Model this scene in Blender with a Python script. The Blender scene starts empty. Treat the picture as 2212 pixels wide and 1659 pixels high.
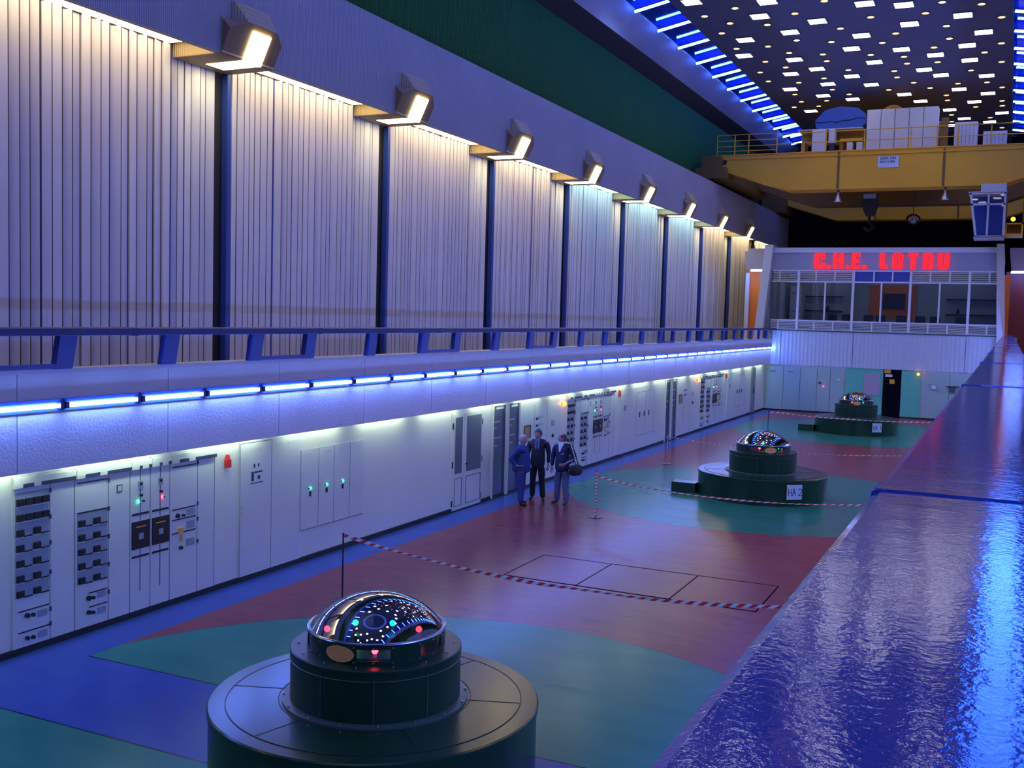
import bpy, bmesh, math, random
from mathutils import Vector, Matrix
S = bpy.context.scene
COL = S.collection
rnd = random.Random(7)
PI = math.pi

# ---------------------------------------------------------------- camera
F_PX, YAW, PITCH, ROLL, CAM_Z = 2253.3, .442548, .0665, .0276, 4.6
cf = Vector((-math.sin(YAW) * math.cos(PITCH), math.cos(YAW) * math.cos(PITCH), -math.sin(PITCH)))
cr = Vector((math.cos(YAW), math.sin(YAW), 0)); cu = cr.cross(cf)
r2 = cr * math.cos(ROLL) + cu * math.sin(ROLL); u2 = -cr * math.sin(ROLL) + cu * math.cos(ROLL)
cam = bpy.data.cameras.new('camera'); camo = bpy.data.objects.new('camera', cam); COL.objects.link(camo)
cam.sensor_width = 36; cam.lens = F_PX / 2212 * 36; cam.clip_start = .05; cam.clip_end = 300
M = Matrix((r2, u2, -cf)).transposed().to_4x4(); M.translation = (0, 0, CAM_Z); camo.matrix_world = M
S.camera = camo
# ---------------------------------------------------------------- world, exposure
W = bpy.data.worlds.new('world'); S.world = W; W.use_nodes = True
W.node_tree.nodes['Background'].inputs[0].default_value = (.06, .09, .35, 1)
W.node_tree.nodes['Background'].inputs[1].default_value = .3
S.view_settings.view_transform = 'Standard'; S.view_settings.look = 'None'
S.view_settings.exposure = 0.0; S.view_settings.gamma = 1; S.view_settings.use_curve_mapping = False
try:
    S.cycles.use_denoising = True; S.cycles.adaptive_threshold = .02; S.cycles.max_bounces = 6; S.cycles.diffuse_bounces = 3
    S.cycles.glossy_bounces = 3; S.cycles.transparent_max_bounces = 6; S.cycles.sample_clamp_indirect = 4
    S.cycles.caustics_reflective = False; S.cycles.caustics_refractive = False
except Exception: pass
# strengths of the hall's own lamps (colour, strength)
L_PARAPET = ((.14, .26, 1.0), 92.0)   # blue tubes on the parapets
L_CEILTUBE = ((.045, .16, 1.0), 72.0)  # tubes along the ceiling edge
L_PANEL = ((.86, .82, 1.0), 8.0)      # square ceiling lights
L_DOWN = ((1.0, .42, .12), 5.0)      # round downlights
L_COVE = ((1.0, .74, .33), 4.5)
L_COVE_COOL = ((.66, 1.0, .80), 3.4)
L_BOX = ((1.0, .86, .42), 16.0)
L_UNDER = ((.72, .94, .66), 24.0)
L_ROOM = ((.8, .9, 1.0), 9.0)

# ---------------------------------------------------------------- materials
def mat(name, col, rough=.5, metal=0, emit=None, bump=None, spec=.5, var=.06, vs=3.0, alpha=None):
    m = bpy.data.materials.new(name); m.use_nodes = True; nt = m.node_tree; N = nt.nodes; L = nt.links
    b = N['Principled BSDF']; b.inputs['Roughness'].default_value = rough; b.inputs['Metallic'].default_value = metal
    b.inputs['Specular IOR Level'].default_value = spec
    tc = N.new('ShaderNodeTexCoord')
    if var and not emit:
        no = N.new('ShaderNodeTexNoise'); no.inputs['Scale'].default_value = vs; no.inputs['Detail'].default_value = 4
        L.new(tc.outputs['Object'], no.inputs['Vector'])
        mx = N.new('ShaderNodeMix'); mx.data_type = 'RGBA'
        mx.inputs[6].default_value = tuple(c * (1 - var) for c in col) + (1,)
        mx.inputs[7].default_value = tuple(min(1, c * (1 + var)) for c in col) + (1,)
        L.new(no.outputs['Fac'], mx.inputs[0]); L.new(mx.outputs[2], b.inputs['Base Color'])
    else:
        b.inputs['Base Color'].default_value = (*col, 1)
    if emit:
        b.inputs['Emission Color'].default_value = (*emit[0], 1); b.inputs['Emission Strength'].default_value = emit[1]
    if bump:
        kind, scale, st, dist = bump
        bp = N.new('ShaderNodeBump'); bp.inputs['Strength'].default_value = st; bp.inputs['Distance'].default_value = dist
        if kind == 'noise':
            t = N.new('ShaderNodeTexNoise'); t.inputs['Scale'].default_value = scale; t.inputs['Detail'].default_value = 5
            L.new(tc.outputs['Object'], t.inputs['Vector']); L.new(t.outputs['Fac'], bp.inputs['Height'])
        else:
            t = N.new('ShaderNodeTexWave'); t.bands_direction = kind; t.inputs['Scale'].default_value = scale
            L.new(tc.outputs['Object'], t.inputs['Vector']); L.new(t.outputs['Fac'], bp.inputs['Height'])
        L.new(bp.outputs[0], b.inputs['Normal'])
    if alpha is not None:
        b.inputs['Alpha'].default_value = alpha
    return m

def glassmat(name, tint, gloss, rough=.02, refl=(1, 1, 1)):
    m = bpy.data.materials.new(name); m.use_nodes = True; nt = m.node_tree; N = nt.nodes; L = nt.links
    N.remove(N['Principled BSDF'])
    t = N.new('ShaderNodeBsdfTransparent'); t.inputs[0].default_value = (*tint, 1)
    g = N.new('ShaderNodeBsdfGlossy'); g.inputs['Roughness'].default_value = rough; g.inputs['Color'].default_value = (*refl, 1)
    lw = N.new('ShaderNodeLayerWeight'); lw.inputs[0].default_value = .35
    ma = N.new('ShaderNodeMath'); ma.operation = 'MAXIMUM'; ma.inputs[1].default_value = gloss
    mx = N.new('ShaderNodeMixShader'); L.new(lw.outputs['Fresnel'], ma.inputs[0]); L.new(ma.outputs[0], mx.inputs[0])
    L.new(t.outputs[0], mx.inputs[1]); L.new(g.outputs[0], mx.inputs[2]); L.new(mx.outputs[0], N['Material Output'].inputs[0])
    return m

m_slat = mat('pale_slat', (.66, .67, .84), .45, var=.10, vs=.8, bump=('noise', 3, .1, .01))
m_slatdark = mat('slat_gap_backing', (.03, .03, .05), .8)
m_blue = mat('blue_paint', (.03, .07, .42), .35)
m_bluedark = mat('deep_blue_paint', (.012, .025, .16), .45)
m_fascia = mat('ribbed_grey_fascia', (.38, .38, .48), .6, var=.12, vs=.6, bump=('Y', 6.2, .5, .03))
m_green = mat('green_ribbed_cladding', (.014, .12, .012), .7, spec=.12, bump=('Y', 4.0, .6, .04), var=.15, vs=.5)
m_darkband = mat('dark_brown_beam', (.05, .04, .05), .7)
m_ceil = mat('grey_ceiling', (.15, .16, .27), .6)
m_ceilpanel = mat('glossy_edge_panel', (.42, .42, .55), .16, spec=.9)
m_channel = mat('blue_gloss_channel', (.04, .06, .45), .06, metal=.5)
m_lower = mat('cream_wall_paint', (.80, .82, .76), .4, var=.05, vs=.7)
m_cab = mat('cabinet_enamel', (.74, .78, .76), .35, var=.04, vs=1.5)
m_cabdk = mat('cabinet_gap', (.08, .09, .10), .6)
m_panelblue = mat('grey_relay_panel', (.32, .38, .46), .4)
m_parapet = mat('rough_parapet_plaster', (.70, .64, .68), .75, bump=('noise', 26, .35, .02), var=.08, vs=1.5)
m_ledge = mat('parapet_cap', (.70, .68, .74), .5)
m_black = mat('black_plastic', (.012, .012, .015), .35)
m_base = mat('black_skirting', (.01, .012, .02), .5)
m_white = mat('white_enamel', (.72, .73, .74), .4)
m_disc = mat('green_gloss_steel', (.008, .042, .018), .22, spec=.34, var=.1, vs=2)
m_drum = mat('dark_green_steel', (.004, .036, .016), .34, spec=.3, var=.15)
m_drumtop = mat('grey_green_ring', (.05, .09, .08), .38)
m_chrome = mat('dark_chrome', (.25, .28, .4), .18, metal=1)
m_bolt = mat('steel_bolt', (.5, .5, .55), .3, metal=1)
m_brass = mat('brass_plate', (.90, .42, .12), .45)
m_inner = mat('lamp_stem_white', (.6, .6, .6), .5)
m_dome = glassmat('clear_reflective_dome', (.55, .58, .62), .55, .015, (.8, .8, .85))
m_glass = glassmat('window_glass', (.85, .9, .95), .06)
m_redlamp = mat('red_lamp', (.8, .02, .03), .3, emit=((1, .03, .06), 14))
m_greenlamp = mat('green_lamp', (.02, .8, .4), .3, emit=((.02, 1, .35), 9))
m_cyanlamp = mat('cyan_lamp', (.02, .5, .8), .3, emit=((.0, .55, 1), 9))
m_amber = mat('amber_lamp', (1, .4, .02), .3, emit=((1, .22, .01), 12))
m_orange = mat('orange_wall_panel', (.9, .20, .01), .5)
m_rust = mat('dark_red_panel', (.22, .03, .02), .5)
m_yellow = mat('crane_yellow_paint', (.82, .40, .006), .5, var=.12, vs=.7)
m_yellowdk = mat('crane_dark_and_shade_yellow', (.20, .10, .012), .6, var=.15)  # darker crane yellow; on the rear girder it paints in shade
m_cranedark = mat('crane_dark_steel', (.03, .025, .02), .6)
m_cranewhite = mat('crane_cabinet_grey', (.62, .62, .60), .45)
m_craneblue = mat('crane_blue_cover', (.02, .09, .42), .45)
m_redbox = mat('red_plastic', (.65, .02, .03), .35)
m_endcab = mat('grey_green_cabinet_enamel', (.36, .50, .46), .4)
m_mint = mat('mint_wall_paint', (.13, .55, .38), .5)
m_frame = mat('white_window_frame', (.75, .75, .78), .4)
m_room = mat('control_room_wall', (.45, .47, .52), .6)
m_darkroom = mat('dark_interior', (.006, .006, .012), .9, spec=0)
m_seam = mat('dark_floor_seam', (.015, .010, .015), .9, spec=0)
m_endpar = mat('ribbed_end_parapet', (.56, .60, .68), .6, bump=('X', 1.6, .5, .04))
m_rope_red = mat('red_tape', (.70, .04, .05), .45)
m_rope_white = mat('white_tape', (.82, .80, .82), .45)
m_post = mat('dark_barrier_post', (.02, .02, .03), .4)
m_tube = mat('blue_tube_glow', (.2, .5, 1), .3, emit=L_PARAPET)
m_ctube = mat('ceiling_tube_glow', (.2, .5, 1), .3, emit=L_CEILTUBE)
m_ringtube = mat('ring_tube_glow', (.2, .4, 1), .3, emit=((.10, .18, 1), 3.0))
m_panelglow = mat('ceiling_panel_glow', (1, 1, 1), .4, emit=L_PANEL)
m_downglow = mat('downlight_glow', (1, .8, .5), .4, emit=L_DOWN)
m_cove = mat('warm_cove_glow', (1, .95, .8), .4, emit=L_COVE)
m_covecool = mat('cool_cove_glow', (.9, 1, .9), .4, emit=L_COVE_COOL)
m_boxglow = mat('box_lamp_glow', (1, .95, .8), .4, emit=L_BOX)
m_under = mat('undercanopy_tube_glow', (.9, 1, .85), .4, emit=L_UNDER)
m_roomglow = mat('control_room_tube_glow', (1, 1, 1), .4, emit=L_ROOM)
m_boxbrown = mat('brown_lamp_housing', (.28, .17, .08), .55)
m_boxrib = mat('ribbed_lamp_base', (.50, .40, .26), .6, bump=('X', 6.2, .6, .03))
m_sign = mat('red_sign_glow', (.4, .0, .0), .4, emit=((1, .012, .02), 1.6))
m_text = mat('dark_lettering', (.03, .04, .10), .5)
m_signplate = mat('white_sign_plate', (.60, .64, .80), .45)
m_rail = None
m_skin = mat('skin', (.55, .30, .24), .5); m_hairgrey = mat('grey_hair', (.32, .31, .33), .8)
m_hairdark = mat('dark_hair', (.05, .05, .06), .7)
m_jacketblue = mat('blue_work_cloth', (.020, .045, .20), .8, vs=6)
m_navy = mat('navy_track_top', (.018, .020, .075), .8, vs=6)
m_suit = mat('dark_suit_cloth', (.022, .020, .040), .8, vs=6)
m_shirt = mat('light_blue_shirt', (.16, .20, .42), .7); m_whitecloth = mat('white_collar_cloth', (.75, .75, .78), .7)
m_jeans = mat('grey_blue_trousers', (.10, .13, .24), .8); m_dktrouser = mat('dark_trousers', (.012, .012, .022), .8)
m_shoe = mat('dark_leather', (.02, .015, .015), .4); m_brownshoe = mat('brown_leather', (.10, .03, .03), .45)
m_bag = mat('black_bag_fabric', (.015, .010, .014), .7); m_eye = mat('dark_eye', (.03, .02, .02), .3)

def railmat():
    m = mat('hammered_blue_rail', (.03, .10, .72), .07, metal=.0, spec=.52, var=.2, vs=8)
    nt = m.node_tree; N = nt.nodes; L = nt.links; b = N['Principled BSDF']
    tc = N.new('ShaderNodeTexCoord'); n1 = N.new('ShaderNodeTexNoise'); n1.inputs['Scale'].default_value = 105; n1.inputs['Detail'].default_value = 3
    n2 = N.new('ShaderNodeTexNoise'); n2.inputs['Scale'].default_value = 14
    L.new(tc.outputs['Object'], n1.inputs['Vector']); L.new(tc.outputs['Object'], n2.inputs['Vector'])
    b1 = N.new('ShaderNodeBump'); b1.inputs['Strength'].default_value = .28; b1.inputs['Distance'].default_value = .0012
    b2 = N.new('ShaderNodeBump'); b2.inputs['Strength'].default_value = .06; b2.inputs['Distance'].default_value = .01
    L.new(n1.outputs['Fac'], b1.inputs['Height']); L.new(n2.outputs['Fac'], b2.inputs['Height'])
    L.new(b2.outputs[0], b1.inputs['Normal']); L.new(b1.outputs[0], b.inputs['Normal'])
    return m
m_rail = railmat()

# ---------------------------------------------------------------- mesh builder
class MB:
    def __init__(s): s.v = []; s.f = []; s.m = []
    def quad(s, a, b, c, d, mi=0):
        n = len(s.v); s.v += [a, b, c, d]; s.f.append((n, n + 1, n + 2, n + 3)); s.m.append(mi); return s
    def hexa(s, p, mi=0):   # p: bottom 4 ccw, top 4 ccw
        n = len(s.v); s.v += [tuple(q) for q in p]
        for f in ((3, 2, 1, 0), (4, 5, 6, 7), (0, 1, 5, 4), (1, 2, 6, 5), (2, 3, 7, 6), (3, 0, 4, 7)):
            s.f.append(tuple(n + i for i in f)); s.m.append(mi)
        return s
    def box(s, x0, x1, y0, y1, z0, z1, mi=0):
        return s.hexa([(x0, y0, z0), (x1, y0, z0), (x1, y1, z0), (x0, y1, z0), (x0, y0, z1), (x1, y0, z1), (x1, y1, z1), (x0, y1, z1)], mi)
    def poly(s, pts, fn, a, b, mi=0):   # extrude 2d polygon; fn(u,v,w)->xyz
        n = len(s.v); k = len(pts)
        s.v += [fn(u, v, a) for u, v in pts] + [fn(u, v, b) for u, v in pts]
        s.f.append(tuple(range(n + k - 1, n - 1, -1))); s.m.append(mi)
        s.f.append(tuple(range(n + k, n + 2 * k))); s.m.append(mi)
        for i in range(k):
            j = (i + 1) % k; s.f.append((n + i, n + j, n + k + j, n + k + i)); s.m.append(mi)
        return s
    def lathe(s, prof, c=(0, 0, 0), n=48, mi=0, a0=0, a1=2 * PI):
        closed = abs(a1 - a0 - 2 * PI) < 1e-6; st = len(s.v); m = n if closed else n + 1
        for r, z in prof:
            for i in range(m):
                a = a0 + (a1 - a0) * i / n; s.v.append((c[0] + r * math.cos(a), c[1] + r * math.sin(a), c[2] + z))
        for j in range(len(prof) - 1):
            for i in range(n):
                k = (i + 1) % m
                s.f.append((st + j * m + i, st + j * m + k, st + (j + 1) * m + k, st + (j + 1) * m + i)); s.m.append(mi)
        return s
    def tube(s, pts, r, n=8, mi=0, cap=True):
        pts = [Vector(p) for p in pts]; st = len(s.v); rr = r if isinstance(r, (list, tuple)) else [r] * len(pts)
        for i, p in enumerate(pts):
            d = (pts[min(i + 1, len(pts) - 1)] - pts[max(i - 1, 0)]).normalized()
            a = d.orthogonal().normalized() if abs(d.z) < .99 else Vector((1, 0, 0))
            if abs(d.z) < .99: a = d.cross(Vector((0, 0, 1))).normalized()
            b = d.cross(a)
            for k in range(n):
                t = 2 * PI * k / n; s.v.append(tuple(p + (a * math.cos(t) + b * math.sin(t)) * rr[i]))
        for i in range(len(pts) - 1):
            for k in range(n):
                l = (k + 1) % n
                s.f.append((st + i * n + k, st + i * n + l, st + (i + 1) * n + l, st + (i + 1) * n + k)); s.m.append(mi)
        if cap:
            s.f.append(tuple(st + k for k in range(n))[::-1]); s.m.append(mi)
            e = st + (len(pts) - 1) * n; s.f.append(tuple(e + k for k in range(n))); s.m.append(mi)
        return s
    def sphere(s, c, r, n=12, mi=0, sc=(1, 1, 1)):
        st = len(s.v); h = n // 2
        for j in range(h + 1):
            t = PI * j / h
            for i in range(n):
                a = 2 * PI * i / n
                s.v.append((c[0] + r * sc[0] * math.sin(t) * math.cos(a), c[1] + r * sc[1] * math.sin(t) * math.sin(a), c[2] + r * sc[2] * math.cos(t)))
        for j in range(h):
            for i in range(n):
                k = (i + 1) % n; s.f.append((st + j * n + i, st + (j + 1) * n + i, st + (j + 1) * n + k, st + j * n + k)); s.m.append(mi)
        return s
    def build(s, name, mats, parent=None, smooth=False, bevel=0, label=None):
        if not isinstance(mats, (list, tuple)): mats = [mats]
        o0 = Vector((0, 0, 0)); p = parent
        while p is not None: o0 += Vector(p.location); p = p.parent
        me = bpy.data.meshes.new(name); me.from_pydata([tuple(Vector(q) - o0) for q in s.v], [], s.f)
        for m in mats: me.materials.append(m)
        me.polygons.foreach_set('material_index', s.m)
        if smooth: me.polygons.foreach_set('use_smooth', [True] * len(s.f))
        bm = bmesh.new(); bm.from_mesh(me); bmesh.ops.remove_doubles(bm, verts=bm.verts, dist=1e-6)
        bmesh.ops.recalc_face_normals(bm, faces=bm.faces); bm.to_mesh(me); bm.free()
        if smooth:
            try: me.set_sharp_from_angle(angle=math.radians(35))
            except Exception: pass
        o = bpy.data.objects.new(name, me); COL.objects.link(o)
        if parent is not None: o.parent = parent
        if bevel:
            b = o.modifiers.new('bevel', 'BEVEL'); b.width = bevel; b.segments = 2; b.limit_method = 'ANGLE'
        if label: o['label'] = label
        return o

def tag(o, label, cat, group=None):
    o['label'] = label; o['category'] = cat
    if group: o['group'] = group
    return o
def thing(name, label, cat, loc, group=None):
    o = bpy.data.objects.new(name, None); COL.objects.link(o); o.location = loc; o.empty_display_size = .2
    return tag(o, label, cat, group)
def struct(o): o['kind'] = 'structure'; return o
def dup(o, loc, label=None, group=None):
    r = o.copy(); COL.objects.link(r); r.location = loc
    if label: r['label'] = label
    if group: r['group'] = group
    def rec(src, dst):
        for ch in list(src.children):
            if ch.name in seen: continue
            c = ch.copy(); COL.objects.link(c); c.parent = dst; seen.add(c.name); rec(ch, c)
    seen = set(); rec(o, r); return r
ORD = 'zero first second third fourth fifth sixth seventh eighth ninth tenth eleventh twelfth thirteenth fourteenth fifteenth sixteenth seventeenth eighteenth nineteenth'.split()
def ordn(n):
    if n < 20: return ORD[n]
    t = {2: 'twent', 3: 'thirt', 4: 'fort', 5: 'fift'}[n // 10]
    return t + 'ieth' if n % 10 == 0 else t + 'y-' + ORD[n % 10]

GY = [8.95, 27.66, 46.3]; GX = -5.7
# ---------------------------------------------------------------- floor
def floor_material():
    m = bpy.data.materials.new('painted_hall_floor'); m.use_nodes = True; nt = m.node_tree; N = nt.nodes; L = nt.links
    b = N['Principled BSDF']; geo = N.new('ShaderNodeNewGeometry'); sep = N.new('ShaderNodeSeparateXYZ'); L.new(geo.outputs['Position'], sep.inputs[0])
    def mth(op, a, c=None):
        n = N.new('ShaderNodeMath'); n.operation = op
        for i, v in enumerate((a, c)):
            if v is None: continue
            if isinstance(v, (int, float)): n.inputs[i].default_value = v
            else: L.new(v, n.inputs[i])
        return n.outputs[0]
    X, Y = sep.outputs[0], sep.outputs[1]
    d = None
    for gy in GY:
        r = mth('SQRT', mth('ADD', mth('POWER', mth('SUBTRACT', X, GX), 2.0), mth('POWER', mth('SUBTRACT', Y, gy - .1), 2.0)))
        d = r if d is None else mth('MINIMUM', d, r)
    green = mth('LESS_THAN', d, 5.12); ring = mth('LESS_THAN', mth('ABSOLUTE', mth('SUBTRACT', d, 5.12)), .018)
    strip = mth('MAXIMUM', mth('LESS_THAN', X, -10.62), mth('GREATER_THAN', X, -.60))
    band = mth('MULTIPLY', mth('GREATER_THAN', Y, 7.98), mth('LESS_THAN', Y, 9.74))
    blue = mth('MAXIMUM', strip, band)
    seam = mth('LESS_THAN', mth('MINIMUM', mth('ABSOLUTE', mth('SUBTRACT', Y, 7.98)), mth('ABSOLUTE', mth('SUBTRACT', Y, 9.74))), .014)
    for gy in GY[:2]:
        seam = mth('MAXIMUM', seam, mth('MULTIPLY', green, mth('LESS_THAN', mth('ABSOLUTE', mth('SUBTRACT', Y, gy - 3.25)), .008)))
    seam = mth('MULTIPLY', seam, mth('GREATER_THAN', X, -10.62))
    no = N.new('ShaderNodeTexNoise'); no.inputs['Scale'].default_value = 1.1; no.inputs['Detail'].default_value = 2
    mp = N.new('ShaderNodeMapping'); mp.inputs['Scale'].default_value = (.7, 2.2, 1); L.new(geo.outputs['Position'], mp.inputs[0]); L.new(mp.outputs[0], no.inputs[0])
    def mix(f, a, c):
        n = N.new('ShaderNodeMix'); n.data_type = 'RGBA'; L.new(f, n.inputs[0])
        for i, v in ((6, a), (7, c)):
            if isinstance(v, tuple): n.inputs[i].default_value = (*v, 1)
            else: L.new(v, n.inputs[i])
        return n.outputs[2]
    red = mix(no.outputs['Fac'], (.20, .042, .045), (.29, .065, .062))
    n2 = N.new('ShaderNodeTexNoise'); n2.inputs['Scale'].default_value = 3; n2.inputs['Detail'].default_value = 8
    L.new(mp.outputs[0], n2.inputs[0]); sc = mth('MULTIPLY', mth('MAXIMUM', mth('SUBTRACT', n2.outputs['Fac'], .56), 0.0), 4.0)
    red = mix(sc, red, (.10, .04, .05))
    gr = mix(no.outputs['Fac'], (.020, .16, .10), (.032, .22, .135)); bl = mix(no.outputs['Fac'], (.035, .07, .25), (.05, .09, .30))
    c = mix(green, red, gr); c = mix(mth('MULTIPLY', ring, .5), c, (.03, .05, .04)); c = mix(blue, c, bl); c = mix(seam, c, (.01, .012, .03))
    L.new(c, b.inputs['Base Color']); b.inputs['Specular IOR Level'].default_value = .11
    b.inputs['Roughness'].default_value = .24
    return m
struct(MB().box(-11.5, .36, -9, 55.1, -.2, 0).build('floor', floor_material()))

# ---------------------------------------------------------------- lower left wall, parapet, galleries
XW = -11.43; XP = -11.15
def strips(y0, y1):
    return
struct(MB().box(XW - .3, XW, -9, 55.1, 0, 3.0).build('wall_left', m_lower))
struct(MB().box(XW, XW + .035, -9, 55.0, 0.0, .085).build('baseboard_left', m_base))
struct(MB().box(.29, .6, -9, 55.1, 0, 3.0).build('wall_right', m_lower))
for sx, nm in ((1, 'left'), (-1, 'right')):
    fx = (lambda x: x) if sx == 1 else (lambda x: -11.14 - x)
    xa, xb = sorted((fx(XP), fx(XP - .06)))
    pb = MB(); 
    for k in range(-4, 21):                       # panels of the parapet with fine joints
        y0 = 9.10 + 2.6 * k; y1 = min(y0 + 2.585, 55.2)
        if y1 > y0: pb.box(xa, xb, y0, y1, 2.42, 3.68)
    pb.box(min(xa, xb) + .015, max(xa, xb) - .015, -1.5, 55.2, 2.43, 3.67)
    struct(pb.build('wall_parapet_' + nm, m_parapet))
    xa, xb = sorted((fx(XP + .05), fx(XP - .25)))
    struct(MB().box(xa, xb, -1.5, 55.2, 3.68, 3.735).build('trim_1', m_ledge))
    xa, xb = sorted((fx(XP - .12), fx(-15.2)))
    struct(MB().box(xa, xb, -9, 72, 2.95, 3.2).build('floor_gallery_' + nm, mat('gallery_floor', (.25, .22, .22), .4)))

def railing(name, label, fx, ys, pairs, y0, y1):
    t = thing(name, label, 'railing', (fx(-11.1), y0, 3.735))
    xa, xb = sorted((fx(-10.91), fx(-11.33)))
    h = MB()
    cuts = [y0] + [2.23 + 4.3 * k for k in range(0, 13) if y0 < 2.23 + 4.3 * k < y1] + [y1]
    for a, c in zip(cuts[:-1], cuts[1:]):
        h.box(xa, xb, a + .002, c - .002, 4.17, 4.27)
    h.build('handrail', m_rail if 'right' in name or fx(0) != 0 else m_bluedark, t, bevel=.018)
    for c in cuts[1:-1]: MB().box(xa - .004, xb + .004, c - .06, c + .06, 4.162, 4.274).build('joint_sleeve', m_rail if fx(0) != 0 else m_bluedark, t, bevel=.012)
    for y in ys:
        p = MB(); x0, x1 = sorted((fx(-11.16), fx(-11.06)))
        p.hexa([(x0, y - .14, 3.735), (x1, y - .14, 3.735), (x1, y + .13, 3.735), (x0, y + .13, 3.735), (x0, y - .06, 4.18), (x1, y - .06, 4.18), (x1, y + .22, 4.18), (x0, y + .22, 4.18)])
        p.build('post', m_blue, t)
    for a, c in pairs:
        x0, x1 = sorted((fx(-11.16), fx(-11.06)))
        MB().box(x0, x1, a + .13, c - .13, 3.745, 3.80).build('foot_bar', m_blue, t)
    return t
PY = [6.0, 7.6, 9.74, 11.62, 13.56, 15.01, 16.99, 18.99, 20.42, 22.43, 24.43, 25.93, 27.95, 29.92, 31.38, 33.45, 35.49, 37.06, 39.13, 41.0, 42.56, 44.49, 46.58, 48.1, 49.9, 51.6, 53.4]
railing('gallery_railing', 'long blue railing with slanted posts along the left gallery parapet', lambda x: x, PY, [(7.6, 9.74), (13.56, 15.01), (18.99, 20.42), (24.43, 25.93), (29.92, 31.38), (35.49, 37.06), (41.0, 42.56), (46.58, 48.1)], -1.5, 55.0)
railing('gallery_railing', 'wide shiny blue handrail running away in the right foreground', lambda x: -11.14 - x, [-1.0, .9, 2.8] + PY, [(7.6, 9.74), (13.56, 15.01)], -1.5, 55.0)

# blue tube lights on the parapet faces
def parapet_lamp():
    t = thing('blue_tube_light', 'x', 'light', (XP, 0, 3.27))
    MB().box(XP - .004, XP + .05, .01, 1.32, 3.305, 3.345).box(XP - .004, XP + .022, .01, 1.32, 3.195, 3.305).box(XP, XP + .025, .01, 1.32, 3.185, 3.195).build('housing', m_blue, t)
    MB().tube([(XP + .055, .07, 3.255), (XP + .055, 1.26, 3.255)], .026, 8).build('tube', m_tube, t, smooth=True)
    for y in (.012, 1.262): MB().box(XP, XP + .085, y, y + .058, 3.215, 3.30).build('end_cap', m_bluedark, t)
    return t
lamp0 = parapet_lamp(); n = 0
for k in range(-6, 34):
    y = 9.758 + 1.332 * k
    if y + 1.33 > 55.1: continue
    vis = k >= -1
    if vis: n += 1
    lab = f'glowing blue tube light, the {ordn(n)} along the left parapet from the left' if vis else 'glowing blue tube light on the left parapet behind the camera view'
    o = lamp0 if n == 1 and vis else dup(lamp0, (XP, y, 3.27))
    o.location = (XP, y, 3.27); o['label'] = lab; o['group'] = 'blue tubes along the left parapet' if vis else 'blue tubes out of view'
# the same row on the right-hand parapet, under the camera's rail: one continuous fitting per 2.66 m
for k in range(0, 20):
    y = 1.2 + 2.66 * k
    t = thing('blue_tube_light', 'glowing blue tube light on the right parapet below the foreground rail', 'light', (.01, y, 3.27), 'blue tubes along the right parapet')
    MB().box(-.03, .012, y + .01, y + 2.64, 3.2, 3.34).build('housing', m_blue, t)
    MB().tube([(-.06, y + .05, 3.255), (-.06, y + 2.6, 3.255)], .026, 6).build('tube', m_tube, t, smooth=True)

# hidden tubes under the canopy that light the lower wall
for sx, xx in ((1, XW + .20), (-1, .29 - .20)):
    for k in range(-2, 22):
        y = 5.3 + 2.36 * k
        o = MB().tube([(xx, y, 2.475), (xx, y + 1.7, 2.475)], .02, 6).build('canopy_tube_light', m_under, smooth=True)
        tag(o, 'pale tube light tucked behind the lower edge of the %s parapet' % ('left' if sx == 1 else 'right'), 'light', 'tubes tucked under the parapet edge')

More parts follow.
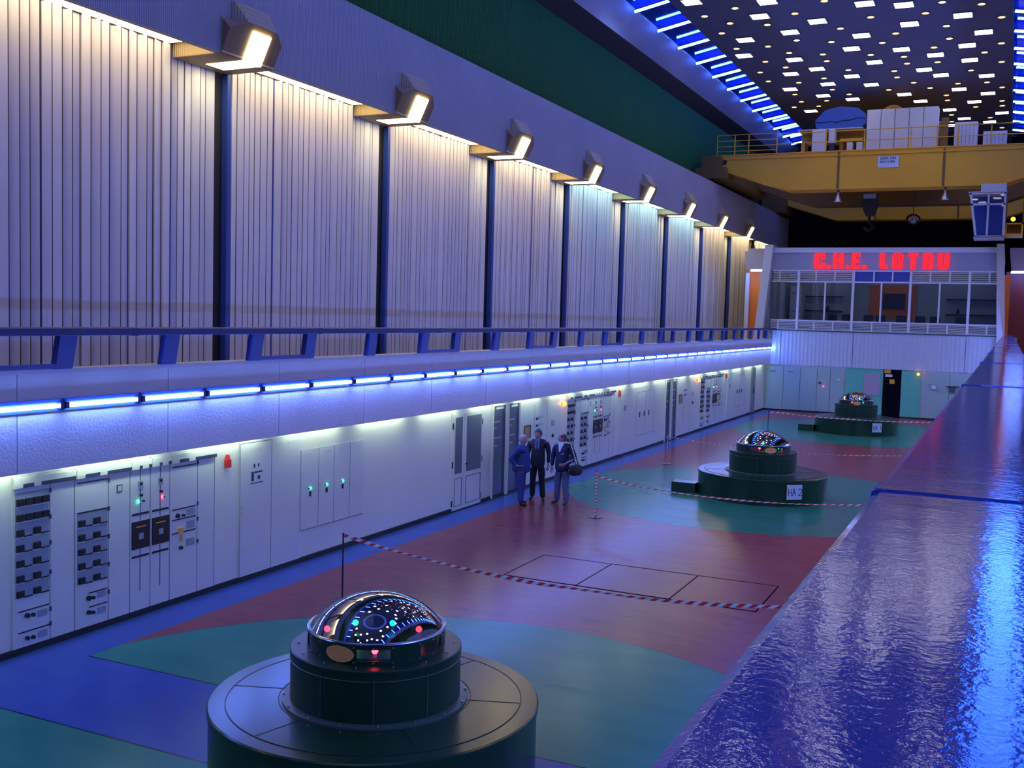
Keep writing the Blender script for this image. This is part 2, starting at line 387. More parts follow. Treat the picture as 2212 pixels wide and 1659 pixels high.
# ---------------------------------------------------------------- upper side walls with slats, pilasters, coves
BAY = 6.217; N0 = 17.42
def upper_wall(side):
    fx = (lambda x: x) if side == 'left' else (lambda x: -11.14 - x)
    ks = range(-3, 9) if side == 'left' else range(-3, 9)
    for k in ks:
        n_ = N0 + BAY * k
        b = MB(); rib = MB()
        edges = [n_ + .02, n_ + 1.47, n_ + 2.99, n_ + 4.53]
        for pi_ in range(4):
            ya = edges[pi_]; yb = edges[pi_ + 1] if pi_ < 3 else n_ + 5.86
            xo = 0 if pi_ < 3 else .10
            cnt = 7 if pi_ < 3 else 6
            for i in range(cnt):
                a = ya + .035 + (yb - ya - .05) * i / cnt; c = ya + .035 + (yb - ya - .05) * (i + 1) / cnt - .020
                t0 = rnd.uniform(0, .06); t1 = rnd.uniform(0, .06)
                if rnd.random() < .35: t0, t1 = .0, .07
                q = [(-15.03 - xo, a), (-15.03 - xo, c), (-15 - xo + t1, c), (-15 - xo + t0, a)]
                b.poly([(fx(x), y) for x, y in q], lambda u, v, w: (u, v, w), 3.2, 9.69)
                x0, x1 = sorted((fx(-15.03 - xo), fx(-15 - xo + t1))); b.box(x0, x1, c, c + .019, 3.2, 9.688, 1)
        o = b.build('wall_' + side, [m_slat, m_slatdark]); struct(o)
        # blue mullions between panels and the pilaster
        for i, e in enumerate(edges[1:]):
            x0, x1 = sorted((fx(-15.08), fx(-14.985)))
            MB().box(x0, x1, e - .028, e + .028, 3.2, 9.69).build('blue_mullion', m_blue, o)
        x0, x1 = sorted((fx(-15.08), fx(-14.93)))
        MB().box(x0, x1, n_ + BAY - .11, n_ + BAY, 3.2, 9.42).build('blue_pilaster', m_blue, o)
    x0, x1 = sorted((fx(-15.3), fx(-15.12)))
    struct(MB().box(x0, x1, -9, 72, 3.2, 9.9).build('wall_backing_' + side, m_slatdark))
    x0, x1 = sorted((fx(-13.95), fx(-13.8)))
    struct(MB().box(x0, x1, -9, 72, 9.42, 11.51).build('wall_fascia_' + side, m_fascia))
    x0, x1 = sorted((fx(-15.3), fx(-13.95)))
    struct(MB().box(x0, x1, -9, 72, 9.69, 9.8).box(x0, x1, -9, 72, 11.4, 11.51).build('ceiling_soffit_' + side, m_boxbrown))
    x0, x1 = sorted((fx(-15.3), fx(-15.02)))
    struct(MB().box(x0, x1, -9, 72, 11.40, 15.2).build('wall_upper_' + side, m_green))
    # dark crane-hall edge band, sloping up to the lit strip
    gx = (lambda x: x) if side == 'left' else (lambda x: -12.16 - x)
    pts = [(-15.3 if side == 'left' else -16.1, 15.05), (-14.25, 15.52), (-14.25, 15.66), (-15.3 if side == 'left' else -16.1, 15.66)]
    struct(MB().poly([(gx(x), z) for x, z in pts], lambda u, v, w: (u, w, v), -9, 72).build('trim_2', m_darkband))
    pts = [(-14.25, 15.52), (-13.32, 16.14), (-13.32, 16.26), (-14.25, 15.66)]
    struct(MB().poly([(gx(x), z) for x, z in pts], lambda u, v, w: (u, w, v), -9, 72).build('trim_3', m_ceilpanel))
    pts = [(-13.32, 16.18), (-11.70, 16.46), (-11.70, 16.56), (-13.32, 16.28)]
    struct(MB().poly([(gx(x), z) for x, z in pts], lambda u, v, w: (u, w, v), -9, 72).build('trim_4', m_channel))
upper_wall('left'); upper_wall('right')

# cove lights between the wall and the ribbed fascia
def cove(y0, y1, cool, label, xf=lambda x: x):
    x0, x1 = sorted((xf(-14.97), xf(-13.97)))
    t = thing('cove_light', label, 'light', (x0, y0, 9.66), 'cove lights above the slatted wall')
    MB().box(x0, x1, y0 + .01, y1 - .01, 9.662, 9.686).build('diffuser', m_covecool if cool else m_cove, t)
    x0, x1 = sorted((xf(-15.0), xf(-14.955)))
    MB().box(x0, x1, y0, y1, 9.645, 9.688).build('rim', m_slatdark, t)
n = 0
for k in range(-3, 9):
    n_ = N0 + BAY * k; cool = k in (3, 4, 5) 
    for a, c in ((n_ + .02, n_ + 1.40), (n_ + 1.42, n_ + 4.50)):
        if k >= -1: n += 1; lab = f'bright cove light above the slatted wall, {ordn(n)} from the left of the photo'
        else: lab = 'bright cove light above the slatted wall behind the camera view'
        cove(a, c, cool, lab)
for k in range(-1, 9):
    n_ = N0 + BAY * k
    cove(n_ + .02, n_ + 4.5, False, 'warm cove light above the right slatted wall outside the photo', lambda x: -11.14 - x)

# projecting lamp boxes
def hull(mb_pts, mats, name, parent):
    me = bpy.data.meshes.new(name); bm = bmesh.new()
    o0 = Vector(parent.location)
    for group in mb_pts:
        vs = [bm.verts.new(Vector(p) - o0) for p in group]
        r = bmesh.ops.convex_hull(bm, input=vs)
        bad = [v for v in vs if v.is_valid and not v.link_faces]
        bmesh.ops.delete(bm, geom=bad, context='VERTS')
    bmesh.ops.recalc_face_normals(bm, faces=bm.faces)
    bm.to_mesh(me); bm.free(); me.materials.append(mats); o = bpy.data.objects.new(name, me); COL.objects.link(o); o.parent = parent; return o
def lamp_box():
    ys, yn = 15.8, 17.35
    t = thing('wall_lamp_box', 'x', 'lamp', (-13.8, 16.58, 9.42), 'projecting lamp boxes on the fascia')
    MB().box(-14.99, -13.97, ys, yn, 9.42, 9.68).box(-13.8, -13.775, ys, yn, 9.42, 10.09).build('base_block', m_boxrib, t)
    MB().box(-14.99, -13.80, ys + .005, yn - .005, 9.408, 9.42).build('underside', m_boxbrown, t)
    hull([[(x, y, 9.42) for x in (-13.799, -13.797) for y in (ys, yn)] + [(-13.582, y, 9.87) for y in (ys, yn)] + [(-13.489, 16.25, 10.06), (-13.489, 17.1, 10.06)] + [(-13.799, y, 10.08) for y in (ys + .02, yn - .02)]], m_boxbrown, 'flared_shade', t)
    hull([[(-13.50, 16.25, 10.055), (-13.50, 17.1, 10.055), (-13.70, 16.3, 10.45), (-13.70, 17.02, 10.45), (-13.8, 16.08, 10.06), (-13.8, 17.2, 10.06), (-13.80, 16.08, 10.45), (-13.80, 17.2, 10.45), (-13.80, 16.08, 10.0), (-13.80, 17.2, 10.0), (-13.72, 16.1, 10.43), (-13.72, 17.15, 10.43)]], m_boxrib, 'upper_shade', t)
    # L shaped glowing panel
    d = MB(); a, c = 16.42, 16.95
    d.box(-14.72, -13.86, a, c, 9.402, 9.425)
    def P(s, off): # along front slope
        x = -13.8 + .276 * s; z = 9.42 + .57 * s; return (x + off * .89, z - off * .45)
    p0, p1, q0, q1 = P(-.03, .03), P(.93, .03), P(-.03, -.01), P(.93, -.01)
    d.poly([(-13.87, 9.402), p0, p1, q1, q0, (-13.87, 9.42)], lambda u, v, w: (u, w, v), a, c)
    d.build('glowing_panel', m_boxglow, t)
    return t
lb = lamp_box()
for i in range(9):
    lab = f'brown projecting lamp box with glowing L-shaped panel, {ordn(i + 1)} from the left along the fascia'
    if i == 0: lb['label'] = lab
    elif i < 8: dup(lb, (-13.8, 16.58 + BAY * i, 9.42), lab)

# ---------------------------------------------------------------- ceiling and its lights
CZ = 16.0
struct(MB().box(-11.72, -.44, -9, 72, CZ + .55, CZ + .65).build('ceiling', m_ceil))
struct(MB().box(-11.7, -.46, -9, 72, CZ + .02, CZ + .1).build('ceiling', m_ceil))
struct(MB().box(-15.3, 4.2, -9.3, -9, -.2, 16.4).build('wall_back', m_fascia))
struct(MB().box(-15.3, 4.2, 72, 72.3, -.2, 16.4).build('wall_far', m_darkroom))
PAN = [(-10.94, 37.28), (-8.42, 38.16), (-9.05, 39.87), (-7.17, 41.23), (-5.26, 39.55), (-4.0, 40.17), (-4.02, 42.75), (-8.41, 42.41), (-5.89, 43.81), (-10.3, 42.96), (-10.93, 45.47), (-9.04, 46.83), (-6.52, 45.74), (-4.64, 46.52), (-3.41, 47.9), (-2.15, 46.71), (-1.5, 44.84), (-2.14, 42.21), (-5.91, 48.38), (-2.13, 49.27), (-4.03, 50.47), (-3.41, 51.79), (-1.53, 52.53), (-8.42, 48.85), (-9.68, 49.43), (-7.16, 50.77), (-8.43, 52.06), (-6.54, 52.81), (-10.31, 52.63), (-2.78, 55.08), (-9.05, 54.63), (-7.79, 55.91), (-5.29, 55.49), (-4.68, 57.42), (-1.54, 56.48), (-2.2, 58.35), (-3.44, 60.11), (-0.95, 61.76), (-2.83, 62.84), (-1.59, 64.22), (-3.59, 64.72), (-10.27, 58.35)]
DWN = [(-6.53, 38.74), (-9.66, 38.53), (-7.77, 39.93), (-10.96, 39.15), (-10.3, 40.4), (-9.02, 41.07), (-5.26, 41.33), (-2.74, 40.28), (-3.37, 41.47), (-1.49, 40.97), (-0.86, 42.92), (-10.94, 41.66), (-8.38, 43.69), (-9.65, 44.25), (-10.95, 44.2), (-6.51, 42.51), (-7.13, 44.4), (-2.76, 43.47), (-4.62, 43.92), (-2.75, 45.38), (-5.25, 45.18), (-0.89, 46.79), (-9.04, 45.6), (-7.76, 46.3), (-10.29, 46.78), (-7.79, 47.53), (-9.66, 48.1), (-10.93, 48.7), (-10.95, 50.62), (-5.91, 47.04), (-3.39, 46.61), (-4.65, 47.8), (-4.63, 49.06), (-3.4, 49.21), (-1.53, 48.1), (-0.9, 50.02), (-7.15, 49.49), (-5.27, 50.31), (-5.28, 51.63), (-2.14, 51.25), (-9.66, 51.33), (-8.41, 50.78), (-10.31, 53.91), (-8.41, 53.33), (-4.66, 52.98), (-4.03, 54.38), (-2.78, 53.8), (-1.54, 53.93), (-5.89, 54.2), (-0.91, 55.27), (-10.32, 55.77), (-9.07, 55.88), (-7.8, 54.68), (-10.92, 57.06), (-9.67, 57.15), (-3.41, 56.31), (-3.42, 57.59), (-2.17, 59.71), (-0.93, 58.52), (-0.93, 59.81), (-3.42, 61.58), (-1.54, 62.96), (-3.5, 63.59), (-0.98, 66.27)]
def panel_light():
    t = thing('ceiling_panel_light', 'small bright white rectangular light set in the dark ceiling', 'light', (0, 0, CZ), 'white rectangular ceiling lights')
    MB().box(-.36, .36, -.36, .36, CZ - .02, CZ + .02).build('frame', m_ceil, t)
    MB().box(-.31, .31, -.31, .31, CZ - .028, CZ - .018).build('diffuser', m_panelglow, t); return t
def down_light():
    t = thing('ceiling_downlight', 'small round warm downlight set in the dark ceiling', 'light', (0, 0, CZ), 'round warm ceiling downlights')
    MB().lathe([(.16, .02), (.16, -.02), (.12, -.02), (.12, .0)], (0, 0, CZ), 14).build('rim', m_bolt, t)
    MB().lathe([(.0, -.028), (.118, -.024), (.118, -.01)], (0, 0, CZ), 14).build('lamp', m_downglow, t); return t
p0 = panel_light(); d0 = down_light()
def place(o0, first, x, y):
    o = o0 if first else dup(o0, (x, y, CZ)); o.location = (x, y, CZ)
for i, (x, y) in enumerate(PAN): place(p0, i == 0, x, y)
for i, (x, y) in enumerate(DWN): place(d0, i == 0, x, y)
# the same pattern carries on overhead, out of the frame but mirrored in the domes and the handrail
for x, y in PAN[:40:2]:
    if 37 < y < 56: o = dup(p0, (x, y - 21.3, CZ)); o['group'] = 'ceiling lights above the frame'; o['label'] = 'white rectangular ceiling light overhead, above the edge of the photo'
for x, y in [p for p in PAN if p[1] < 56 and math.hypot(-11.86 - p[0] + 6.5, p[1] - 40.2 - 9) > 4.3]:
    o = dup(p0, (-11.86 - x, y - 40.2, CZ)); o['group'] = 'ceiling lights above the frame'; o['label'] = 'white rectangular ceiling light overhead, above the edge of the photo'
for x, y in DWN:
    if y < 56: o = dup(d0, (x, y - 21.3, CZ)); o['group'] = 'downlights above the frame'; o['label'] = 'round warm downlight overhead, above the edge of the photo'
t = thing('ceiling_ring_light', 'ring of radial blue tubes on the ceiling above the nearest generator', 'light', (-6.5, 9, CZ))
for k in range(56):
    a = 2 * PI * k / 56; MB().tube([(-6.5 + 2.75 * math.cos(a), 9 + 2.75 * math.sin(a), CZ - .05), (-6.5 + 3.3 * math.cos(a), 9 + 3.3 * math.sin(a), CZ - .05)], .035, 6).build('tube', m_ringtube, t)
MB().lathe([(0, -.3), (2.5, -.3), (2.6, -.1), (2.6, .02)], (-6.5, 9, CZ), 48).build('centre_disc', m_ceil, t)
# tubes across the ceiling edge
def ceil_tube(right):
    sg = -1 if right else 1
    t = thing('ceiling_edge_tube_light', 'x', 'light', (0, 0, 16.05), 'blue tubes across the %s ceiling edge' % ('right' if right else 'left'))
    if not right:
        a, c = Vector((-13.2, 0, 15.97)), Vector((-11.77, -.12, 16.21))
    else:
        a, c = Vector((-.42, 0, 16.21)), Vector((1.0, -.12, 15.97))
    MB().tube([a, c], .05, 8).build('tube', m_ctube, t, smooth=True)
    MB().tube([a + Vector((0, .0, .06)), c + Vector((0, .0, .06))], .025, 6).build('batten', m_blue, t)
    return t
tl = ceil_tube(False); tr = ceil_tube(True); first = [1, 1]; n = 0; nr = 0
for k in range(-14, 12):
    y = 37.65 + 2.82 * k
    vis = k >= 0
    if vis: n += 1
    lab = f'slanting blue tube across the left ceiling edge, {ordn(n)} from the top of the photo' if vis else 'slanting blue tube across the left ceiling edge above the photo'
    if vis and n == 1: tl.location.y = y; tl['label'] = lab
    else:
        o = dup(tl, (0, y, 16.05), lab)
        if not vis: o['group'] = 'left ceiling edge tubes above the photo'
for k in range(-14, 10):
    y = 43.1 + 2.82 * k
    vis = k >= 0
    if vis: nr += 1
    lab = f'slanting blue tube at the right ceiling edge, {ordn(nr)} from the top of the photo' if vis else 'slanting blue tube across the right ceiling edge above the photo'
    if vis and nr == 1: tr.location.y = y; tr['label'] = lab
    else:
        o = dup(tr, (0, y, 16.05), lab)
        if not vis: o['group'] = 'right ceiling edge tubes above the photo'

# ---------------------------------------------------------------- lettering from strokes
GL = {'A': [[(0, 0), (.5, 1), (1, 0)], [(.2, .38), (.8, .38)]], 'H': [[(0, 0), (0, 1)], [(1, 0), (1, 1)], [(0, .5), (1, .5)]],
      '1': [[(.2, .78), (.55, 1), (.55, 0)]], '2': [[(0, .8), (.25, 1), (.75, 1), (1, .75), (.9, .5), (0, 0), (1, 0)]],
      '3': [[(0, .9), (.3, 1), (.8, .95), (.95, .75), (.5, .55), (1, .3), (.8, .05), (.3, 0), (0, .12)]],
      'S': [[(1, .85), (.7, 1), (.3, 1), (0, .78), (.2, .56), (.8, .44), (1, .22), (.7, 0), (.3, 0), (0, .15)]], 'R': [[(0, 0), (0, 1), (.75, 1), (1, .78), (.75, .52), (0, .52)], [(.5, .52), (1, 0)]],
      'C': [[(1, .85), (.7, 1), (.3, 1), (0, .7), (0, .3), (.3, 0), (.7, 0), (1, .15)]], 'I': [[(.5, 0), (.5, 1)]], 'N': [[(0, 0), (0, 1), (1, 0), (1, 1)]],
      'M': [[(0, 0), (0, 1), (.5, .4), (1, 1), (1, 0)]], 'X': [[(0, 0), (1, 1)], [(0, 1), (1, 0)]]}
def write(txt, o, ux, nrm, h, w, gap, sw, parent, m=m_text, depth=.004):
    b = MB(); o = Vector(o); ux = Vector(ux).normalized(); uz = Vector((0, 0, 1)); nrm = Vector(nrm).normalized(); cx = 0
    for ch in txt:
        for st in GL.get(ch, []):
            for (a, c), (e, f) in zip(st[:-1], st[1:]):
                p = Vector((cx + a * w, c * h)); q = Vector((cx + e * w, f * h)); d = (q - p).normalized() * sw / 2; nn = Vector((-d.y, d.x)); p -= d; q += d
                cor = [p - nn, q - nn, q + nn, p + nn]
                b.hexa([o + ux * c2.x + uz * c2.y for c2 in cor] + [o + ux * c2.x + uz * c2.y + nrm * depth for c2 in cor])
        cx += (w + gap) if ch != ' ' else (w * .4 + gap)
    return b.build('lettering', m, parent)

# ---------------------------------------------------------------- turbine generator covers
def generator(idx, gy, label, plaque_deg, sign, lamps, windows, sidebox):
    t = thing('generator_cover', label, 'generator', (GX, gy, 0), 'domed generator covers')
    c = (GX, gy, 0)
    MB().lathe([(1.665, 0), (1.665, .575), (1.68, .58), (1.68, .635), (1.665, .65), (1.50, .65)], c, 96).build('platform', m_disc, t, smooth=True)
    MB().lathe([(1.50, .60), (1.50, .652), (.95, .652), (.95, .60)], c, 96).build('deck_plate', m_disc, t, smooth=True)
    s = MB()
    for a in (20, 75, 135, 200, 255, 318):
        a = math.radians(a); u = Vector((math.cos(a), math.sin(a))); v = Vector((-u.y, u.x)) * .005
        p, q = u * .96, u * 1.5
        s.hexa([(c[0] + k.x, c[1] + k.y, .6525) for k in (p - v, q - v, q + v, p + v)] + [(c[0] + k.x, c[1] + k.y, .6555) for k in (p - v, q - v, q + v, p + v)])
    s.lathe([(1.495, .652), (1.495, .6555), (1.505, .6555), (1.505, .652)], c, 96); s.lathe([(.975, .652), (.975, .6555), (.985, .6555), (.985, .652)], c, 96)
    s.build('deck_joint', m_base, t)
    MB().lathe([(.95, .65), (.95, .672), (.92, .68), (.868, .68)], c, 80).build('flange', m_drumtop, t, smooth=True)
    MB().lathe([(.868, .66), (.868, 1.145), (.874, 1.15), (.874, 1.185), (.862, 1.195), (.70, 1.195)], c, 80).build('drum', m_drum, t, smooth=True)
    sm = MB()
    for a in range(0, 360, 36):
        a0 = math.radians(a + 13 + idx * 7)
        sm.lathe([(.870, .70), (.874, .70), (.874, 1.12), (.870, 1.12)], c, 2, a0=a0, a1=a0 + .012)
    sm.lathe([(.869, 1.085), (.876, 1.09), (.869, 1.095)], c, 64)
    sm.build('drum_seam', m_drumtop, t)
    bl = MB()
    for k in range(16):
        a = 2 * PI * k / 16 + .2; x, y = c[0] + .93 * math.cos(a), c[1] + .93 * math.sin(a)
        bl.tube([(x, y, .668), (x, y, .695)], .011, 6)
    for k in range(14):
        a = 2 * PI * k / 14 + .1; x, y = c[0] + .79 * math.cos(a), c[1] + .79 * math.sin(a)
        bl.tube([(x, y, 1.19), (x, y, 1.208)], .009, 6)
    bl.build('flange_bolts', m_bolt, t)
    # collar with openings, made of arc pieces
    z0, z1 = 1.195, 1.375; seg = []
    wins = sorted((math.radians(a), math.radians(w)) for a, w in windows)
    cur = wins[0][0] + wins[0][1]
    col = MB()
    col.lathe([(.70, z0), (.70, z0 + .035), (.655, z0 + .035), (.655, z0)], c, 72); col.lathe([(.70, z1 - .03), (.70, z1), (.655, z1), (.655, z1 - .03)], c, 72)
    for i in range(len(wins)):
        a = wins[i][0] + wins[i][1]; e = wins[(i + 1) % len(wins)][0] - wins[(i + 1) % len(wins)][1]
        if e < a: e += 2 * PI
        col.lathe([(.655, z0), (.70, z0), (.70, z1), (.655, z1), (.655, z0)], c, max(3, int((e - a) * 12)), a0=a, a1=e)
        for q in (a, e): # end cheeks
            u = Vector((math.cos(q), math.sin(q)))
            col.quad((c[0] + .655 * u.x, c[1] + .655 * u.y, z0), (c[0] + .70 * u.x, c[1] + .70 * u.y, z0), (c[0] + .70 * u.x, c[1] + .70 * u.y, z1), (c[0] + .655 * u.x, c[1] + .655 * u.y, z1))
    col.build('collar', m_drum, t, smooth=True)
    for a, w in wins:
        MB().lathe([(.69, z0 + .03), (.69, z1 - .03)], c, 8, a0=a - w, a1=a + w).build('window_pane', m_glass, t, smooth=True)
        fb = MB()
        for da in (-w - .03, 0, w + .03):
            for z in (z0 + .018, z1 - .018):
                fb.sphere((c[0] + .702 * math.cos(a + da), c[1] + .702 * math.sin(a + da), z), .0075, 8)
        fb.build('window_bolts', m_bolt, t)
    # trim ring and dome
    pr = [(.69 + .022 * math.cos(q * PI / 5), 1.388 + .018 * math.sin(q * PI / 5)) for q in range(11)]
    MB().lathe(pr, c, 80).build('rim_ring', m_chrome, t, smooth=True)
    h = .325; r = .675; R_ = (r * r + h * h) / (2 * h); am = math.asin(r / R_)
    prof = [(R_ * math.sin(am * (1 - i / 24)), 1.395 + h - R_ * (1 - math.cos(am * (1 - i / 24)))) for i in range(25)]
    prof[-1] = (0.0005, 1.395 + h)
    MB().lathe(prof, c, 96).build('dome', m_dome, t, smooth=True)
    # what is inside: dark disc and lamps on white stems
    MB().lathe([(.0, 1.235), (.655, 1.235), (.655, 1.2)], c, 40).lathe([(.0, 1.30), (.22, 1.29), (.24, 1.235)], c, 32).build('inner_deck', m_drum, t)
    for (dx, dy, dz, mm) in lamps:
        x, y, z = GX + dx, gy + dy, dz
        l = MB().sphere((x, y, z), .032, 14).build('indicator_lamp', mm, t, smooth=True)
        MB().lathe([(.022, 1.236), (.018, z - .02), (0, z - .02)], (x, y, 0), 10).build('lamp_stem', m_inner, l)
    # oval brass plaque on the collar
    a = math.radians(plaque_deg); b = MB(); n = 28; mid = []
    pts = []
    for k in range(n):
        q = 2 * PI * k / n; pts.append((.155 * math.cos(q), .080 * math.sin(q)))
    st = len(b.v)
    for rr in (.703, .711):
        for u, v in pts: b.v.append((c[0] + rr * math.cos(a + u / .7), c[1] + rr * math.sin(a + u / .7), 1.285 + v))
    b.v.append((c[0] + .711 * math.cos(a), c[1] + .711 * math.sin(a), 1.285))
    for k in range(n):
        l = (k + 1) % n; b.f.append((st + k, st + l, st + n + l, st + n + k)); b.m.append(0); b.f.append((st + n + k, st + n + l, st + 2 * n)); b.m.append(0)
    b.build('maker_plaque', m_brass, t)
    if sign:
        a = math.radians(sign[0]); u = Vector((math.cos(a), math.sin(a), 0)); s_ = Vector((-u.y, u.x, 0)); ctr = Vector((GX, gy, .37)) + u * 1.69
        pl = MB().hexa([ctr + s_ * x + Vector((0, 0, z)) + u * d for z in (-.185, .185) for x, d in ((-.21, 0), (-.21, .012), (.21, .012), (.21, 0))]).build('number_plate', m_signplate, t)
        write(sign[1], ctr - s_ * .165 + Vector((0, 0, -.085)) + u * .012, s_, u, .17, .085, .025, .018, pl)
    if sidebox:
        MB().box(GX - 2.25, GX - 1.6, gy - .75, gy - .30, 0, .26).build('cable_duct', m_disc, t, bevel=.01)
    return t
R_, G_, C_ = m_redlamp, m_greenlamp, m_cyanlamp
generator(0, GY[0], 'nearest domed dark green generator cover in the foreground, oval brass plaque on its collar', -88, None,
          [(-.40, -.31, 1.36, R_), (-.27, .01, 1.36, G_), (.07, .19, 1.36, C_), (.41, .15, 1.36, R_), (.30, -.50, 1.30, R_)],
          [(-60, 14), (-125, 14), (-5, 14), (75, 14), (140, 14)], False)
generator(1, GY[1], 'middle domed green generator cover with the plate HA 2 on its side', -63, (-50.3, 'HA 2'),
          [(.0, -.49, 1.31, R_), (-.05, .2, 1.36, G_), (.42, -.27, 1.31, G_), (.50, -.1, 1.34, R_), (-.42, -.1, 1.33, R_)],
          [(-92, 16), (-30, 16), (40, 14), (110, 14), (180, 14)], True)
generator(2, GY[2], 'farthest domed green generator cover with the plate HA 1, in front of the control room', -81, (-53, 'HA 1'),
          [(-.12, -.48, 1.31, R_), (.3, -.38, 1.31, C_), (.10, .1, 1.42, G_)],
          [(-106, 14), (-48, 14), (10, 14), (80, 14), (150, 14)], True)

# floor hatch between the first two generators
t = thing('floor_hatch', 'row of flush red floor hatch plates between the two nearer generators', 'hatch', (-5.6, 17.3, 0))
hm = mat('hatch_red_paint', (.235, .052, .052), .24, spec=.11, var=.15, vs=1.2)
for a, c in ((-7.83, -6.47), (-6.455, -4.82), (-4.805, -3.40)):
    MB().box(a, c, 16.42, 18.2, 0, .004).build('cover_plate', hm, t)
j = MB()
for x in (-7.84, -6.4625, -4.8125, -3.39): j.box(x - .011, x + .011, 16.40, 18.22, 0, .006)
for y in (16.41, 18.21): j.box(-7.85, -3.38, y - .014, y + .014, 0, .006)
j.build('seam', m_seam, t)

# ---------------------------------------------------------------- lower wall switchgear
X0 = XW; XF = XW + .03
def fb(b, y0, y1, z0, z1, x0=0, x1=.01, mi=0): return b.box(XF + x0, XF + x1, y0, y1, z0, z1, mi)
def cabinet(y0, y1, z0, z1, label, name='switch_cabinet', cat='cabinet', group=None, m=None):
    t = thing(name, label, cat, (XF, y0, z0), group)
    b = MB().box(XW + .001, XF, y0 + .006, y1 - .006, z0, z1); b.build('housing', m or m_cab, t)
    return t
def relay_grid(t, y0, y1, zt, rows, cols, full_rows=2, dz=.2):
    w = (y1 - y0) / cols
    for r in range(rows):
        z = zt - dz * r
        fb(MB(), y0, y1, z - dz + .012, z - .008, 0, .004).build('relay_panel', m_panelblue, t)
        for cidx in range(cols):
            if r < full_rows or cidx % 2 == 0:
                fb(MB(), y0 + w * cidx + .012, y0 + w * (cidx + 1) - .012, z - dz + .018, z - dz + .108, .004, .035).build('relay', m_black, t, bevel=.006)
            else:
                fb(MB(), y0 + w * cidx + .004, y0 + w * (cidx + 1) - .004, z - dz + .004, z - dz + .022, .004, .012).build('label_strip', m_black, t)
def header(t, y0, y1, pattern):
    fb(MB(), y0, y1, 2.19, 2.33, 0, .045).build('header_box', m_cab, t, bevel=.006)
    h = MB(); tot = sum(w for w, _ in pattern); y = y0 + .01; L_ = (y1 - y0 - .02)
    for w, k in pattern:
        fb(h, y, y + L_ * w / tot, 2.196, 2.246, .045, .050, k); y += L_ * w / tot
    h.build('header_strip', [m_white, m_text], t)
def hinges(t, y, zs):
    b = MB()
    for z in zs: fb(b, y - .012, y + .012, z - .03, z + .03, 0, .02)
    b.build('hinge', m_cabdk, t)
def door_line(t, y, z0=.09, z1=2.22): fb(MB(), y - .004, y + .004, z0, z1, 0, .002).build('door_gap', m_cabdk, t)
def knobs(t, pts):
    for y, z, r in pts:
        b = MB().tube([(XF, y, z), (XF + .035, y, z)], r, 12); b.build('knob', m_black, t, smooth=True)
